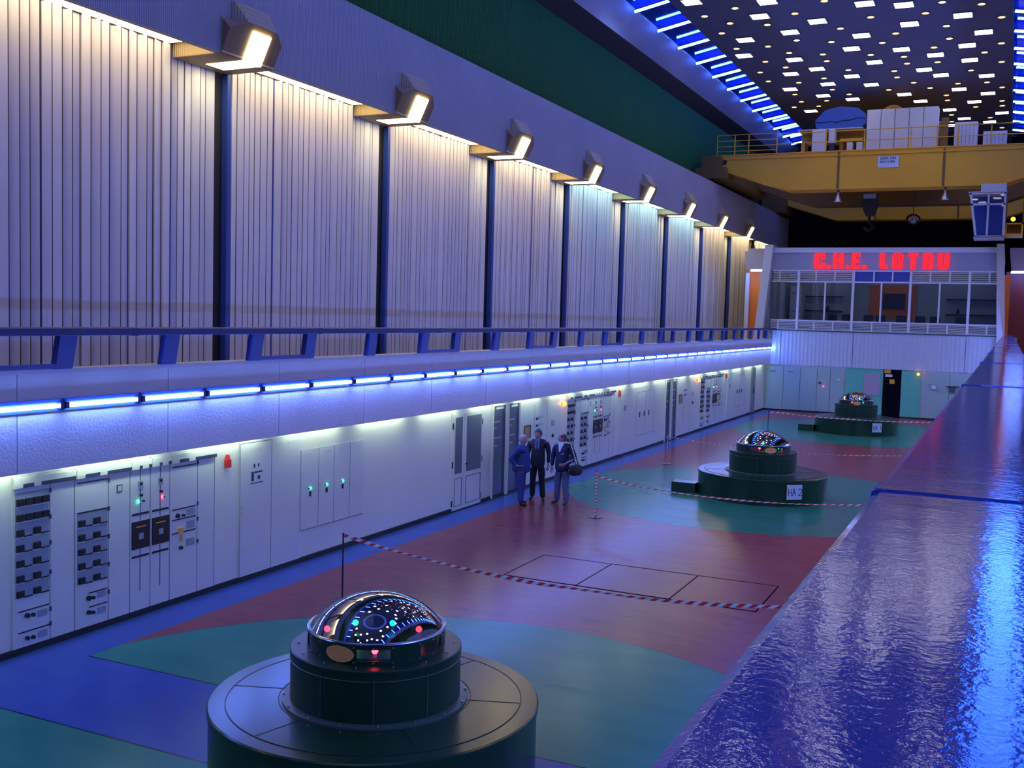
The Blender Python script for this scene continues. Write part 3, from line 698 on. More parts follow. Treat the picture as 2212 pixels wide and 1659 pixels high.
def row(dy, sc, where, g):
    Y = lambda y: dy + (y - 9.2) * sc
    # bay 1
    t = cabinet(Y(9.22), Y(10.2), .09, 2.345, f'relay cabinet with two full rows of black relays, {where}', 'relay_cabinet', group=g)
    header(t, Y(9.22), Y(10.2), [(2, 0), (3, 1), (2, 0), (3, 1), (7, 1)])
    fb(MB(), Y(9.26), Y(9.78), 2.175, 2.215, 0, .006).build('label_holder', m_white, t)
    relay_grid(t, Y(9.26), Y(9.78), 2.14, 7, 4)
    door_line(t, Y(9.80)); hinges(t, Y(9.80), (2.1, 1.75, 1.4, 1.0, .5, .3))
    for z in (.40, .12):
        fb(MB(), Y(9.3), Y(9.78), z + .16, z + .175, 0, .008).build('label_strip', m_black, t)
        fb(MB(), Y(9.6), Y(9.75), z + .03, z + .12, 0, .006).build('name_plate', m_panelblue, t)
    knobs(t, [(Y(9.43), .50, .032), (Y(9.52), .49, .026), (Y(9.43), .20, .026), (Y(9.52), .19, .026)])
    # bay 2
    t = cabinet(Y(10.21), Y(11.2), .09, 2.345, f'relay cabinet with staggered black relays, {where}', 'relay_cabinet', group=g)
    header(t, Y(10.21), Y(11.2), [(2, 0), (4, 1), (2, 0), (7, 1)])
    fb(MB(), Y(10.25), Y(10.78), 2.12, 2.135, 0, .008).build('label_strip', m_black, t)
    relay_grid(t, Y(10.25), Y(10.78), 1.70, 5, 4, 0)
    fb(MB(), Y(10.25), Y(10.78), 1.70, 1.72, 0, .008).build('label_strip', m_black, t)
    door_line(t, Y(10.80)); hinges(t, Y(10.80), (2.1, 1.7, 1.3, .9, .5))
    for z in (.42, .22): fb(MB(), Y(10.45), Y(10.78), z + .13, z + .145, 0, .008).build('label_strip', m_black, t)
    for z in (.45, .22): fb(MB(), Y(10.6), Y(10.75), z, z + .09, 0, .006).build('name_plate', m_panelblue, t)
    knobs(t, [(Y(10.44), .49, .035), (Y(10.52), .48, .024), (Y(10.44), .29, .030), (Y(10.52), .27, .024)])
    fr = MB(); fb(fr, Y(10.95), Y(11.05), 1.90, 2.01, 0, .008); fr.build('notice_frame', m_cabdk, t)
    fb(MB(), Y(10.965), Y(11.035), 1.915, 1.995, .008, .011).build('notice', m_white, t)
    # bays 3 and 4: mimic line, meter, lamp, black instrument window
    for j, (a, c, lm, lab) in enumerate(((11.2, 11.6, m_greenlamp, 'green'), (11.6, 12.0, m_redlamp, 'red'))):
        t = cabinet(Y(a + .005), Y(c - .005), .09, 2.345, f'narrow cabinet with black window and {lab} lamp, {where}', 'mimic_cabinet', group=g)
        header(t, Y(a + .005), Y(c - .005), [(2, 0), (1, 1), (2, 0), (1, 1)])
        m_ = (a + c) / 2; mm = Y(m_)
        l = MB(); fb(l, mm - .006, mm + .006, .37, 1.0, 0, .003); fb(l, mm - .006, mm + .006, 1.43, 2.22, 0, .003); l.build('mimic_line', m_text, t)
        fb(MB(), mm - .045, mm + .045, 1.90, 2.01, 0, .016).build('meter', m_panelblue, t); fb(MB(), mm - .025, mm + .028, 1.945, 1.99, .016, .019).build('meter_face', m_black, t)
        knobs(t, [(mm + .005, 1.80, .022), (mm + .05, 1.71, .015)])
        MB().sphere((XF + .012, mm - .045 + .09 * j, 1.71), .020, 10).build('signal_lamp', lm, t)
        for z in (1.51, .88): fb(MB(), Y(a + .04), Y(c - .03), z, z + .03, 0, .008).build('label_strip', m_black, t)
        fb(MB(), Y(a + .035), Y(c - .02), 1.01, 1.42, 0, .02).build('instrument_window', m_black, t, bevel=.004)
        fb(MB(), Y(a + .10), Y(c - .10), 1.33, 1.345, .02, .022).build('instrument_marking', m_brass, t)
        fb(MB(), mm - .04, mm + .05, 1.15, 1.24, .02, .023).build('instrument_label', m_panelblue, t)
    # bay 5
    t = cabinet(Y(12.005), Y(13.0), .09, 2.345, f'control cabinet with rotary switches, {where}', 'control_cabinet', group=g)
    header(t, Y(12.005), Y(13.0), [(2, 0), (3, 1), (2, 0), (7, 1)])
    for z in (2.12, 1.46, 1.30, 1.09): fb(MB(), Y(12.05), Y(12.56), z, z + .018, 0, .008).build('label_strip', m_black, t)
    fb(MB(), Y(12.36), Y(12.54), 1.34, 1.44, 0, .006).build('name_plate', m_panelblue, t); fb(MB(), Y(12.36), Y(12.54), 1.13, 1.25, 0, .006).build('name_plate', m_panelblue, t)
    fb(MB(), Y(12.36), Y(12.54), .86, .97, 0, .006).build('name_plate', m_panelblue, t)
    knobs(t, [(Y(12.16), 1.37, .035), (Y(12.28), 1.36, .022), (Y(12.23), .86, .028)])
    fb(MB(), Y(12.18), Y(12.27), 1.09, 1.17, 0, .03).build('switch_handle', m_brass, t); fb(MB(), Y(12.22), Y(12.25), .97, 1.06, 0, .03).build('key_switch', m_brass, t)
    door_line(t, Y(12.60)); hinges(t, Y(12.60), (2.15, 1.5, 1.25, .9))
    door_line(t, Y(12.99))
row(9.2, 1.0, 'nearest row at the left', 'switchgear cabinets')
row(27.78, 1.07, 'middle row right of the three men', 'switchgear cabinets')
row(42.25, 1.0, 'far row near the control room', 'switchgear cabinets')

def siren(y, z, lab):
    t = thing('wall_siren', lab, 'alarm', (XW, y, z))
    MB().box(XW, XW + .07, y - .05, y + .05, z - .11, z + .02).build('box', m_redbox, t, bevel=.008)
    MB().tube([(XW + .03, y, z + .02), (XW + .03, y, z + .10)], [.045, .03], 12).build('horn', m_redbox, t, smooth=True)
siren(13.30, 2.09, 'small red alarm box on the wall right of the nearest cabinet row')
siren(32.30, 2.12, 'small red alarm box on the wall above the middle cabinets')
siren(46.60, 2.12, 'tiny red alarm box on the wall beyond the far cabinet row')
def beacon(p, ax, lab):
    t = thing('warning_beacon', lab, 'warning light', p)
    x, y, z = p
    if ax == 'x': MB().tube([(x, y, z), (x + .05, y, z)], .05, 12).build('base', m_black, t); MB().sphere((x + .08, y, z), .065, 14).build('amber_dome', m_amber, t, smooth=True)
    else: MB().tube([(x, y, z), (x, y - .05, z)], .05, 12).build('base', m_black, t); MB().sphere((x, y - .08, z), .065, 14).build('amber_dome', m_amber, t, smooth=True)
beacon((XW, 27.46, 2.10), 'x', 'glowing amber warning light on the wall right above the three men')
beacon((XW, 41.79, 2.13), 'x', 'glowing amber warning light at the left of the far cabinet row')
beacon((-3.91, 54.9, 2.22), 'y', 'glowing amber warning light beside the dark doorway on the end wall')

# tall cabinet and low four-door unit
t = cabinet(13.60, 15.25, .04, 2.35, 'tall plain white cabinet with two doors right of the red alarm box')
for y in (13.61, 14.43): door_line(t, y, .05, 2.33)
b = MB(); fb(b, 13.62, 14.42, 2.325, 2.335, 0, .003); b.build('door_gap', m_cabdk, t)
fb(MB(), 13.88, 14.17, 2.17, 2.23, 0, .004).build('name_plate', m_white, t)
for y in (13.97, 14.08): fb(MB(), y - .01, y + .01, 1.90, 1.96, 0, .01).build('switch', m_black, t)
d = MB(); fb(d, 13.90, 13.96, 1.67, 1.83, 0, .004); fb(d, 13.98, 14.18, 1.80, 1.83, 0, .004); fb(d, 13.88, 14.2, 1.625, 1.64, 0, .004); fb(d, 14.06, 14.12, 1.69, 1.75, 0, .008); d.build('control_marking', m_text, t)
fb(MB(), 13.645, 13.67, 1.12, 1.30, 0, .03).build('door_handle', m_white, t); fb(MB(), 15.225, 15.25, 1.0, 1.28, 0, .03).build('door_handle', m_white, t)
for a, c in ((14.53, 14.74), (14.88, 15.18)): fb(MB(), a, c, 2.205, 2.26, 0, .004).build('name_plate', m_white, t)
t = cabinet(15.27, 17.31, .575, 2.05, 'wide low white cabinet of four doors with three green lamps', 'switch_cabinet')
for y in (15.80, 16.29, 16.82): door_line(t, y, .58, 2.04)
fb(MB(), 15.28, 17.3, .575, .585, 0, .004).build('door_gap', m_cabdk, t)
for y in (15.54, 16.05, 16.57):
    MB().sphere((XF + .012, y + .012, 1.325), .02, 10).build('signal_lamp', m_greenlamp, t); fb(MB(), y - .05, y - .015, 1.31, 1.335, 0, .012).build('switch', m_black, t)
    fb(MB(), y - .02, y + .02, 1.18, 1.27, 0, .02).build('selector_switch', m_black, t)
for a, c in ((15.37, 15.57), (15.95, 16.2), (16.4, 16.59), (16.95, 17.2)): fb(MB(), a, c, 1.925, 1.975, 0, .004).build('name_plate', m_white, t)
for y in (15.83, 16.86): fb(MB(), y - .01, y + .012, 1.2, 1.38, 0, .025).build('door_handle', m_white, t)
# double door with frosted panes
dr = struct(MB().box(XW, XW + .03, 20.93, 22.42, .02, 2.29).build('door_1', m_lower))
for a, c, py0, py1 in ((20.97, 21.48, 21.05, 21.39), (21.50, 22.40, 21.61, 22.35)):
    MB().box(XW + .03, XW + .05, a, c, .03, 2.26).build('door_leaf', m_lower, dr)
    MB().box(XW + .05, XW + .056, py0, py1, .88, 2.19).build('pane', mat('dark_frosted_glass', (.16, .20, .22), .25), dr)
    fm = MB(); 
    for z in (.12, .76): fm.box(XW + .05, XW + .058, py0, py1, z, z + .012)
    for y in (py0, py1): fm.box(XW + .05, XW + .058, y - .006, y + .006, .12, .77)
    fm.build('panel_moulding', m_cabdk, dr)
MB().tube([(XW + .05, 21.58, 1.07), (XW + .09, 21.58, 1.07), (XW + .09, 21.66, 1.07)], .015, 8).build('door_handle', m_black, dr)
for y in (20.95, 22.41): 
    for z in (2.0, 1.1, .2): MB().box(XW + .03, XW + .06, y - .012, y + .012, z - .07, z + .07).build('door_hinge', m_black, dr)
# dark glazed cubicles
m_cubi = mat('dark_cubicle_glass', (.09, .12, .17), .2, var=.5, vs=1.5)
def cubicles(ys, lab):
    t = thing('glazed_cubicle', lab, 'cabinet', (XW, ys[0][0], 0))
    f = MB()
    for a, c in ys:
        f.box(XW, XW + .06, a - .06, a, .02, 2.36); f.box(XW, XW + .06, c, c + .06, .02, 2.36); f.box(XW, XW + .06, a, c, 2.32, 2.36)
    f.build('frame', m_lower, t)
    for a, c in ys:
        MB().box(XW, XW + .02, a, c, .02, 2.32).build('glass_door', m_cubi, t); MB().box(XW + .02, XW + .026, a + .18, c - .12, 2.23, 2.30).build('name_plate', m_white, t)
        for z, k in ((1.9, .3), (1.75, .12), (1.5, .35), (1.3, .2)): MB().box(XW + .02, XW + .024, a + .1, a + .1 + k, z, z + .03).build('instrument', m_panelblue, t)
        MB().box(XW + .02, XW + .023, c - .16, c - .02, .05, 2.2).build('dark_strip', m_bluedark, t)
cubicles([(23.03, 23.75), (23.90, 24.56)], 'pair of dark glazed cubicles behind the men beside the double door')
cubicles([(37.42, 38.02), (38.25, 38.84)], 'pair of dark glazed cubicles between the middle and far cabinet rows')
for dy, w_, lab in ((24.68, 2.7, 'plain white control panel with yellow window behind the men'), (39.0, 2.5, 'plain white control panel left of the far amber light')):
    t = cabinet(dy, dy + w_, .06, 2.28, lab, 'control_cabinet')
    fb(MB(), dy + .18, dy + .62, 1.32, 1.68, 0, .012).build('panel_window', m_cabdk, t); fb(MB(), dy + .22, dy + .5, 1.32, 1.64, .012, .02).build('instrument', mat('ochre_instrument', (.45, .27, .12), .5), t)
    for z in (1.83, 1.64):
        fb(MB(), dy + .95, dy + 1.05, z - .05, z + .01, 0, .02).build('switch', m_text, t)
        for k in range(4): fb(MB(), dy + 1.1 + .1 * k, dy + 1.13 + .1 * k, z - .04, z + .03, 0, .006).build('gauge', m_panelblue, t)
    fb(MB(), dy + 2.0, dy + 2.2, 1.52, 1.68, 0, .012).build('gauge', m_panelblue, t); knobs(t, [(dy + 2.1, 1.25, .05)])
    for y in (dy + .85, dy + 1.7): door_line(t, y, .1, 2.2)
for a, z, sc, lab in ((32.46, 0, 1, 'wide white cabinet with faint double doors right of the middle red alarm box'), (46.9, 0, .95, 'wide white cabinet with faint double doors in the far left corner')):
    w_ = 4.2 * sc
    t = cabinet(a, a + w_, .06, 2.22, lab)
    for k in (.38, .62, .86): door_line(t, a + w_ * k, .55, 2.04)
    fb(MB(), a + w_ * .38, a + w_ * .86, .54, .548, 0, .004).build('door_gap', m_cabdk, t); fb(MB(), a + w_ * .38, a + w_ * .86, 2.04, 2.048, 0, .004).build('door_gap', m_cabdk, t)
    for k in (.46, .58, .70): fb(MB(), a + w_ * k, a + w_ * k + .08, 1.18, 1.36, 0, .015).build('selector_switch', m_text, t)
    fb(MB(), a + .3, a + .55, 1.5, 1.7, 0, .006).build('name_plate', m_panelblue, t)
MB_ = MB(); t = thing('service_duct', 'narrow greenish duct cover on the far left wall by the corner', 'duct', (XW, 51.75, 0))
MB().box(XW, XW + .05, 51.8, 52.6, .05, 2.3).build('cover', mat('grey_green_cover', (.25, .34, .30), .5), t); MB().box(XW + .05, XW + .07, 52.15, 52.25, 1.0, 1.3).build('handle', m_black, t)

# ---------------------------------------------------------------- barriers
def barrier(name_lab, x, y, h, striped):
    t = thing('barrier_post', name_lab, 'barrier post', (x, y, 0))
    MB().lathe([(0, 0), (.15, 0), (.15, .012), (.03, .03), (0, .03)], (x, y, 0), 20).build('base', m_post, t)
    if striped:
        b = MB(); n = 26
        for i in range(n):
            b.tube([(x, y, .02 + (h - .05) * i / n), (x, y, .02 + (h - .05) * (i + 1) / n)], .016, 8, i % 2)
        b.build('pole', [m_rope_red, m_rope_white], t)
        MB().sphere((x, y, h - .01), .026, 10).build('cap', m_rope_red, t)
    else:
        MB().tube([(x, y, .02), (x, y, h)], .014, 8).build('pole', m_post, t); MB().sphere((x, y, h), .02, 8).build('cap', m_post, t)
def tape(lab, y, pts, w=.058, step=.085):
    # densify with Catmull-Rom, then alternate slanted red and white cells wrapped round a thin flat band
    P = [Vector((a, 0, b)) for a, b in pts]; out = []
    for i in range(len(P) - 1):
        a, b, c, d = P[max(i - 1, 0)], P[i], P[i + 1], P[min(i + 2, len(P) - 1)]
        for k in range(40):
            s = k / 40; out.append(.5 * ((2 * b) + (c - a) * s + (2 * a - 5 * b + 4 * c - d) * s * s + (3 * b - a - 3 * c + d) * s ** 3))
    out.append(P[-1]); L = [0]
    for a, b in zip(out[:-1], out[1:]): L.append(L[-1] + (b - a).length)
    def at(s):
        s = max(0, min(s, L[-1])); lo = 0
        import bisect
        lo = max(0, min(bisect.bisect(L, s) - 1, len(L) - 2)); f = (s - L[lo]) / max(1e-6, L[lo + 1] - L[lo]); return out[lo].lerp(out[lo + 1], f)
    b = MB(); n = int(L[-1] / step); sk = step * .9
    for i in range(n):
        s0, s1 = i * step, (i + 1) * step
        def pt(s, side, off):
            p = at(s + (sk if side > 0 else -sk) * .5); hh = w / 2 * (.75 + .25 * math.cos(s * 2.1)); return (p.x, y + off + .006 * math.sin(s * 5), p.z + side * hh)
        b.hexa([pt(s0, -1, .002), pt(s0, -1, -.002), pt(s1, -1, -.002), pt(s1, -1, .002), pt(s0, 1, .002), pt(s0, 1, -.002), pt(s1, 1, -.002), pt(s1, 1, .002)], i % 2)
    o = b.build('barrier_tape', [m_rope_red, m_rope_white]); tag(o, lab, 'tape')
barrier('thin black barrier post behind the nearest dome', -9.32, 13.6, 1.07, False)
barrier('red and white striped barrier post right of the three men', -8.35, 22.28, 1.08, True)
barrier('distant striped barrier post against the wall behind the middle generator', -9.6, 31.89, .92, True)
barrier('thin dark barrier post in the far corner by the control room', -9.0, 44.4, .84, False)
tape('red and white striped tape sagging across the hall behind the nearest dome', 13.6, [(-9.32, 1.05), (-8.81, .97), (-8.22, .90), (-7.65, .84), (-6.73, .77), (-6.03, .74), (-5.35, .74), (-4.28, .75), (-3.44, .8), (-2.65, .88), (-1.2, 1.05)], .056)
tape('red and white striped tape passing in front of the HA 2 generator', 22.28, [(-8.33, .96), (-7.77, .87), (-7.11, .80), (-6.05, .745), (-5.03, .74), (-4.04, .77), (-2.64, .88), (-1.2, 1.02)], .036)
tape('faint red and white tape stretched beyond the HA 2 generator', 31.89, [(-9.57, .86), (-7.8, .74), (-6.6, .70), (-5.52, .69), (-4.51, .71), (-3.21, .79), (-1.2, .95)], .022)
tape('red and white striped tape in front of the HA 1 generator', 44.4, [(-9.0, .80), (-8.3, .77), (-7.16, .71), (-6.34, .70), (-5.53, .70), (-4.61, .70), (-2.84, .77), (-1.2, .9)], .055, .11)
barrier('thin barrier post at the right end of the nearest tape', -1.2, 13.6, 1.07, False)
for y_, l_ in ((22.28, 'middle'), (31.89, 'third'), (44.4, 'farthest')): barrier(f'thin barrier post at the right end of the {l_} tape', -1.2, y_, 1.0, False)

# ---------------------------------------------------------------- control room building at the end of the hall
BF = 54.9
struct(MB().box(-11.48, .34, BF + .1, BF + .4, 0, 2.95).build('wall_end', m_lower))
struct(MB().box(-11.43, .3, BF + .08, BF + .1, 0, .07).build('baseboard_end', m_base))
pb = MB()
for a, c in ((-11.5, -10.66), (-10.65, -7.07), (-7.05, -1.85), (-1.84, .34)): pb.box(a + .006, c - .006, BF, BF + .2, 2.39, 4.16)
struct(pb.build('wall_parapet_end', m_endpar))
struct(MB().box(-11.55, .4, BF - .04, BF + .3, 4.16, 4.22).build('trim_5', m_drumtop))
struct(MB().box(-11.5, .36, BF + .2, 66, 2.95, 4.17).build('floor_control_room', m_room))
struct(MB().box(-11.3, -.5, BF, BF + .25, 7.30, 8.17).build('wall_fascia_end', m_fascia))
struct(MB().box(-11.35, -.45, BF - .08, BF + .4, 8.17, 8.42).build('trim_6', m_ledge))
struct(MB().box(-11.4, -.4, BF + .25, 66, 8.1, 8.40).build('ceiling_control_room', m_room))
struct(MB().box(-11.4, -.4, 60.4, 60.6, 4.17, 8.1).build('wall_room_back', m_room))
struct(MB().box(-11.5, -11.35, BF + .3, 60.5, 4.17, 8.1).build('wall_room_left', m_room))
struct(MB().box(-.55, -.4, BF + .3, 60.5, 4.17, 8.1).build('wall_room_right', m_room))
for i, pts in enumerate(([(-12.02, 3.7), (-11.60, 3.7), (-11.19, 8.56), (-11.60, 8.56)], [(-.44, 2.4), (-.07, 2.4), (-.41, 8.56), (-.74, 8.56)])):
    o = MB().poly(pts, lambda u, v, w: (u, w, v), BF - .35, BF + .55).build('trim_7' if i == 0 else 'trim_8', m_ledge); struct(o)
# glazed screen
sc_ = thing('window_screen', 'white framed glazed screen of the control room with louvred vents above and below', 'window', (-5.9, BF, 4.2))
f = MB()
for z0, z1 in ((6.66, 6.74), (4.66, 4.74), (4.2, 4.26), (7.22, 7.30)): f.box(-11.25, -.5, BF + .02, BF + .12, z0, z1)
f.build('rail', m_frame, sc_)
for x in (-9.89, -7.19, -4.49, -1.83): MB().box(x - .06, x + .06, BF - .03, BF + .14, 4.22, 7.28).build('main_mullion', m_frame, sc_)
for x in (-8.55, -5.84, -3.15): MB().box(x - .04, x + .04, BF, BF + .12, 4.7, 6.7).build('mullion', m_frame, sc_)
for x in (-10.86, -9.03, -8.1, -6.22, -5.34, -3.60, -2.72, -.97): MB().box(x - .035, x + .035, BF + .01, BF + .12, 6.7, 7.26).build('vent_post', m_frame, sc_); MB().box(x - .035, x + .035, BF + .01, BF + .12, 4.24, 4.7).build('vent_post', m_frame, sc_)
for za, zb, x0, x1 in ((6.76, 7.22, -11.2, -7.25), (6.76, 7.22, -4.43, -.55), (4.27, 4.66, -11.25, -.5)):
    lv = MB()
    for k in range(5):
        z = za + (zb - za) * (k + .5) / 5; lv.hexa([(x0, BF + .03, z - .03), (x1, BF + .03, z - .03), (x1, BF + .10, z + .01), (x0, BF + .10, z + .01), (x0, BF + .03, z - .018), (x1, BF + .03, z - .018), (x1, BF + .10, z + .022), (x0, BF + .10, z + .022)])
    lv.build('louvre', m_frame, sc_)
MB().box(-7.13, -4.55, BF + .10, BF + .14, 6.74, 7.26).build('blue_blind', mat('dark_blue_blind', (.05, .09, .40), .6), sc_)
MB().box(-11.25, -.5, BF + .125, BF + .14, 4.2, 4.66).build('vent_backing', m_cabdk, sc_)
for a, c in ((-11.2, -9.95), (-9.83, -8.59), (-8.51, -7.25), (-7.13, -5.88), (-5.8, -4.55), (-4.43, -3.19), (-3.11, -1.89), (-1.77, -.55)):
    MB().box(a, c, BF + .06, BF + .07, 4.74, 6.66).build('pane', m_glass, sc_)
# inside
t = thing('wall_screen', 'orange wall panel with a dark screen inside the control room', 'screen', (-5.6, 60.4, 5))
MB().box(-7.0, -4.6, 60.3, 60.4, 4.95, 6.75).build('orange_panel', m_orange, t); MB().box(-6.3, -5.15, 60.22, 60.3, 5.45, 6.3).build('screen', m_black, t)
for a, c, z, lab in ((-10.4, -8.4, 6.05, 'upper left dark shelf in the control room'), (-10.4, -8.4, 5.25, 'lower left dark shelf in the control room'), (-3.1, -.7, 6.0, 'upper right dark shelf in the control room'), (-3.1, -.7, 5.2, 'lower right dark shelf in the control room')):
    tag(MB().box(a, c, 60.05, 60.4, z, z + .06).build('wall_shelf', m_darkroom), lab, 'shelf')
tag(MB().sphere((-9.2, 60.2, 5.41), .1, 12, 0, (1, 1, 1.1)).tube([(-9.2, 60.2, 5.5), (-9.2, 60.2, 5.6)], .05, 8).build('dark_vase', m_black), 'small dark vase on the lower left shelf in the control room', 'vase')
tag(MB().sphere((-2.5, 60.2, 5.36), .1, 12, 0, (1, 1, 1.1)).tube([(-2.5, 60.2, 5.45), (-2.5, 60.2, 5.55)], .05, 8).build('dark_vase', m_black), 'small dark vase on the lower right shelf in the control room', 'vase')
t = thing('lit_bookcase', 'narrow brightly lit white shelving at the left inside the control room', 'shelving', (-11, 59.5, 4.17))
MB().box(-11.1, -10.5, 59.3, 60.3, 4.17, 6.6).build('frame', m_white, t)
for z in (5.2, 6.2): MB().box(-11.0, -10.52, 59.27, 59.3, z, z + .05).build('shelf', m_orange, t)
def office_chair(x, first):
    t = thing('office_chair', 'dark padded chair in the row along the control room window', 'chair', (x, 57.0, 4.17), 'control room chairs')
    MB().box(x - .24, x + .24, 56.8, 57.25, 4.6, 4.68).build('seat', m_black, t, bevel=.03); MB().box(x - .24, x + .24, 56.72, 56.8, 4.68, 5.08).build('backrest', m_black, t, bevel=.04)
    MB().tube([(x, 57.02, 4.2), (x, 57.02, 4.6)], .03, 8).build('pedestal', m_bolt, t); MB().lathe([(0, 0), (.25, 0), (.25, .03), (0, .06)], (x, 57.02, 4.17), 12).build('base', m_black, t); return t
oc = office_chair(-8.4, True)
for x in (-7.7, -6.6, -6.0, -5.0, -4.1, -3.4, -2.2): dup(oc, (x, 57.0, 4.17))
for x in (-9.5, -6.0, -2.5): tag(MB().box(x - .6, x + .6, 58.0, 58.15, 8.05, 8.09).build('control_room_light', m_roomglow), 'tube light on the control room ceiling above the %s' % {-9.5: 'left shelves', -6.0: 'orange panel', -2.5: 'right shelves'}[x], 'light')
# letters of the hall's name
bl = {'C': [(0, 0, .2, .78), (.2, .60, .49, .78), (.2, 0, .49, .18), (.33, .47, .49, .6), (.33, .18, .49, .30)], 'H': [(0, 0, .19, .78), (.30, 0, .49, .78), (.19, .30, .30, .50)],
      'E': [(0, 0, .19, .78), (.19, .62, .38, .78), (.19, .32, .34, .47), (.19, 0, .38, .16)], 'L': [(0, 0, .2, .78), (.2, 0, .36, .18)],
      'O': [(0, .08, .19, .70), (.30, .08, .49, .70), (.06, .62, .43, .78), (.06, 0, .43, .16)], 'T': [(.11, 0, .32, .62), (0, .60, .43, .78)],
      'R': [(0, 0, .19, .78), (.19, .64, .40, .78), (.30, .40, .46, .68), (.19, .32, .40, .46), (.27, 0, .46, .34)], 'U': [(0, .10, .19, .78), (.30, .10, .49, .78), (.06, 0, .43, .18)], '.': [(0, 0, .2, .17)]}
t = thing('illuminated_sign', 'glowing red block letters C.H.E. LOTRU above the control room windows', 'sign', (-6, BF, 7.33))
for ch, x in zip('C.H.E.LOTRU', (-9.12, -8.53, -8.2, -7.58, -7.3, -6.80, -5.96, -5.38, -4.64, -3.97, -3.29)):
    b = MB()
    for a, c, d, e in bl[ch]: b.box(x + a, x + d, BF - .12, BF - .02, 7.36 + c, 7.36 + e)
    b.build('letter_dot' if ch == '.' else 'letter', m_sign, t)
# end wall, floor level
t = thing('end_wall_cabinet', 'row of grey-green wardrobes like cabinets on the end wall left of the doorway', 'cabinet', (-9.5, BF, 0))
for a, c in ((-11.4, -10.45), (-10.43, -9.6), (-9.58, -8.75), (-8.73, -8.1), (-8.08, -7.4)):
    MB().box(a, c - .01, BF + .04, BF + .1, .08, 2.3).build('door', m_endcab, t)
MB().tube([(-8.6, BF + .04, 1.55), (-8.6, BF - .02, 1.55)], .06, 12).build('gauge', m_black, t); MB().sphere((-8.42, BF, 1.38), .025, 8).build('signal_lamp', m_redlamp, t)
MB().box(-7.78, -7.62, BF, BF + .04, 1.72, 1.80).build('lamp_cover', m_white, t)
for x in (-11.0, -10.1): MB().box(x - .15, x + .15, BF + .03, BF + .04, 2.02, 2.06).build('label_strip', m_cabdk, t)
struct(MB().box(-7.36, -5.56, BF + .05, BF + .1, 0.07, 2.39).build('wall_mint_left', m_mint)); struct(MB().box(-4.68, -3.78, BF + .05, BF + .1, .07, 2.39).build('wall_mint_right', m_mint))
tag(MB().box(-6.46, -5.68, BF + .01, BF + .05, 1.06, 2.15).build('notice_board', mat('grey_mauve_board', (.42, .36, .44), .6)), 'pale mauve notice board on the mint wall beside the dark doorway', 'board')
d2 = struct(MB().box(-5.54, -4.70, BF + .06, BF + .09, 0, 2.39).build('door_2', m_darkroom))  # flat near-black slab; the open doorway's unlit depth is put into its colour
for a, c, z0, z1, mm in ((-5.50, -5.2, 2.2, 2.38, m_yellow), (-5.45, -5.12, 2.02, 2.14, m_white), (-5.5, -5.24, 1.65, 1.9, m_bag), (-5.24, -5.0, 1.68, 1.9, m_yellow), (-5.48, -5.26, 1.68, 1.88, m_white)):
    MB().box(a, c, BF + .03, BF + .06, z0, z1).build('notice_plate', mm, d2)
t = thing('end_wall_cabinet', 'pale cabinet with small grey meter on the end wall right of the amber light', 'cabinet', (-2.8, BF, 0))
MB().box(-3.72, -2.5, BF + .04, BF + .1, .08, 2.3).build('housing', m_endcab, t); MB().box(-3.38, -2.98, BF, BF + .04, 1.47, 1.78).build('meter', m_panelblue, t); MB().box(-3.28, -3.08, BF - .01, BF, 1.54, 1.71).build('meter_face', m_white, t)
t = thing('end_wall_cabinet', 'pale cabinet partly hidden by the handrail on the end wall', 'cabinet', (-1.5, BF, 0))
MB().box(-2.48, .2, BF + .04, BF + .1, .08, 2.3).build('housing', m_endcab, t); MB().hexa([(-2.5, BF - .1, 1.66), (-2.1, BF - .1, 1.66), (-2.1, BF + .04, 1.66), (-2.5, BF + .04, 1.66), (-2.62, BF - .12, 1.72), (-2.0, BF - .12, 1.72), (-2.0, BF + .04, 1.72), (-2.62, BF + .04, 1.72)]).box(-2.45, -2.2, BF - .06, BF + .04, 1.4, 1.66).build('bracket', m_cabdk, t)
# side pieces beyond the building: ribbed boxes with a blue light beneath, orange panels, pale posts
for sd, fx in (('left', lambda x: x), ('right', lambda x: -11.86 - x)):
    def bx(x0, x1, *a):
        x0, x1 = sorted((fx(x0), fx(x1))); return MB().box(x0, x1, *a)
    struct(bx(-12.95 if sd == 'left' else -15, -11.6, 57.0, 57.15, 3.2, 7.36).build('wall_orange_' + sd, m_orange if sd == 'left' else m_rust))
    t = thing('side_canopy', f'grey ribbed box with a blue light under it {sd} of the control room', 'canopy', (fx(-12.4), 56.2, 7.4))
    x0, x1 = sorted((fx(-12.95), fx(-11.7))); 
    MB().hexa([(x0 + .12, 55.9, 7.35), (x1 - .05, 55.9, 7.35), (x1 - .05, 57, 7.35), (x0 + .12, 57, 7.35), (x0, 55.9, 8.3), (x1, 55.9, 8.3), (x1, 57, 8.3), (x0, 57, 8.3)]).build('box', m_fascia, t)
    bx(-12.8, -11.7, 56.0, 57, 8.28, 8.46).build('cap', m_fascia, t)
    bx(-12.6, -11.8, 55.95, 56.03, 7.26, 7.33).build('tube', m_tube, t)
    struct(bx(-13.05, -12.85, 56.8, 57.0, 3.2, 7.2).build('trim_9' if sd == 'left' else 'trim_10', m_ledge))
struct(MB().box(-.36, -.06, 55.9, 56.0, 3.2, 7.15).build('wall_orange_strip', m_orange))
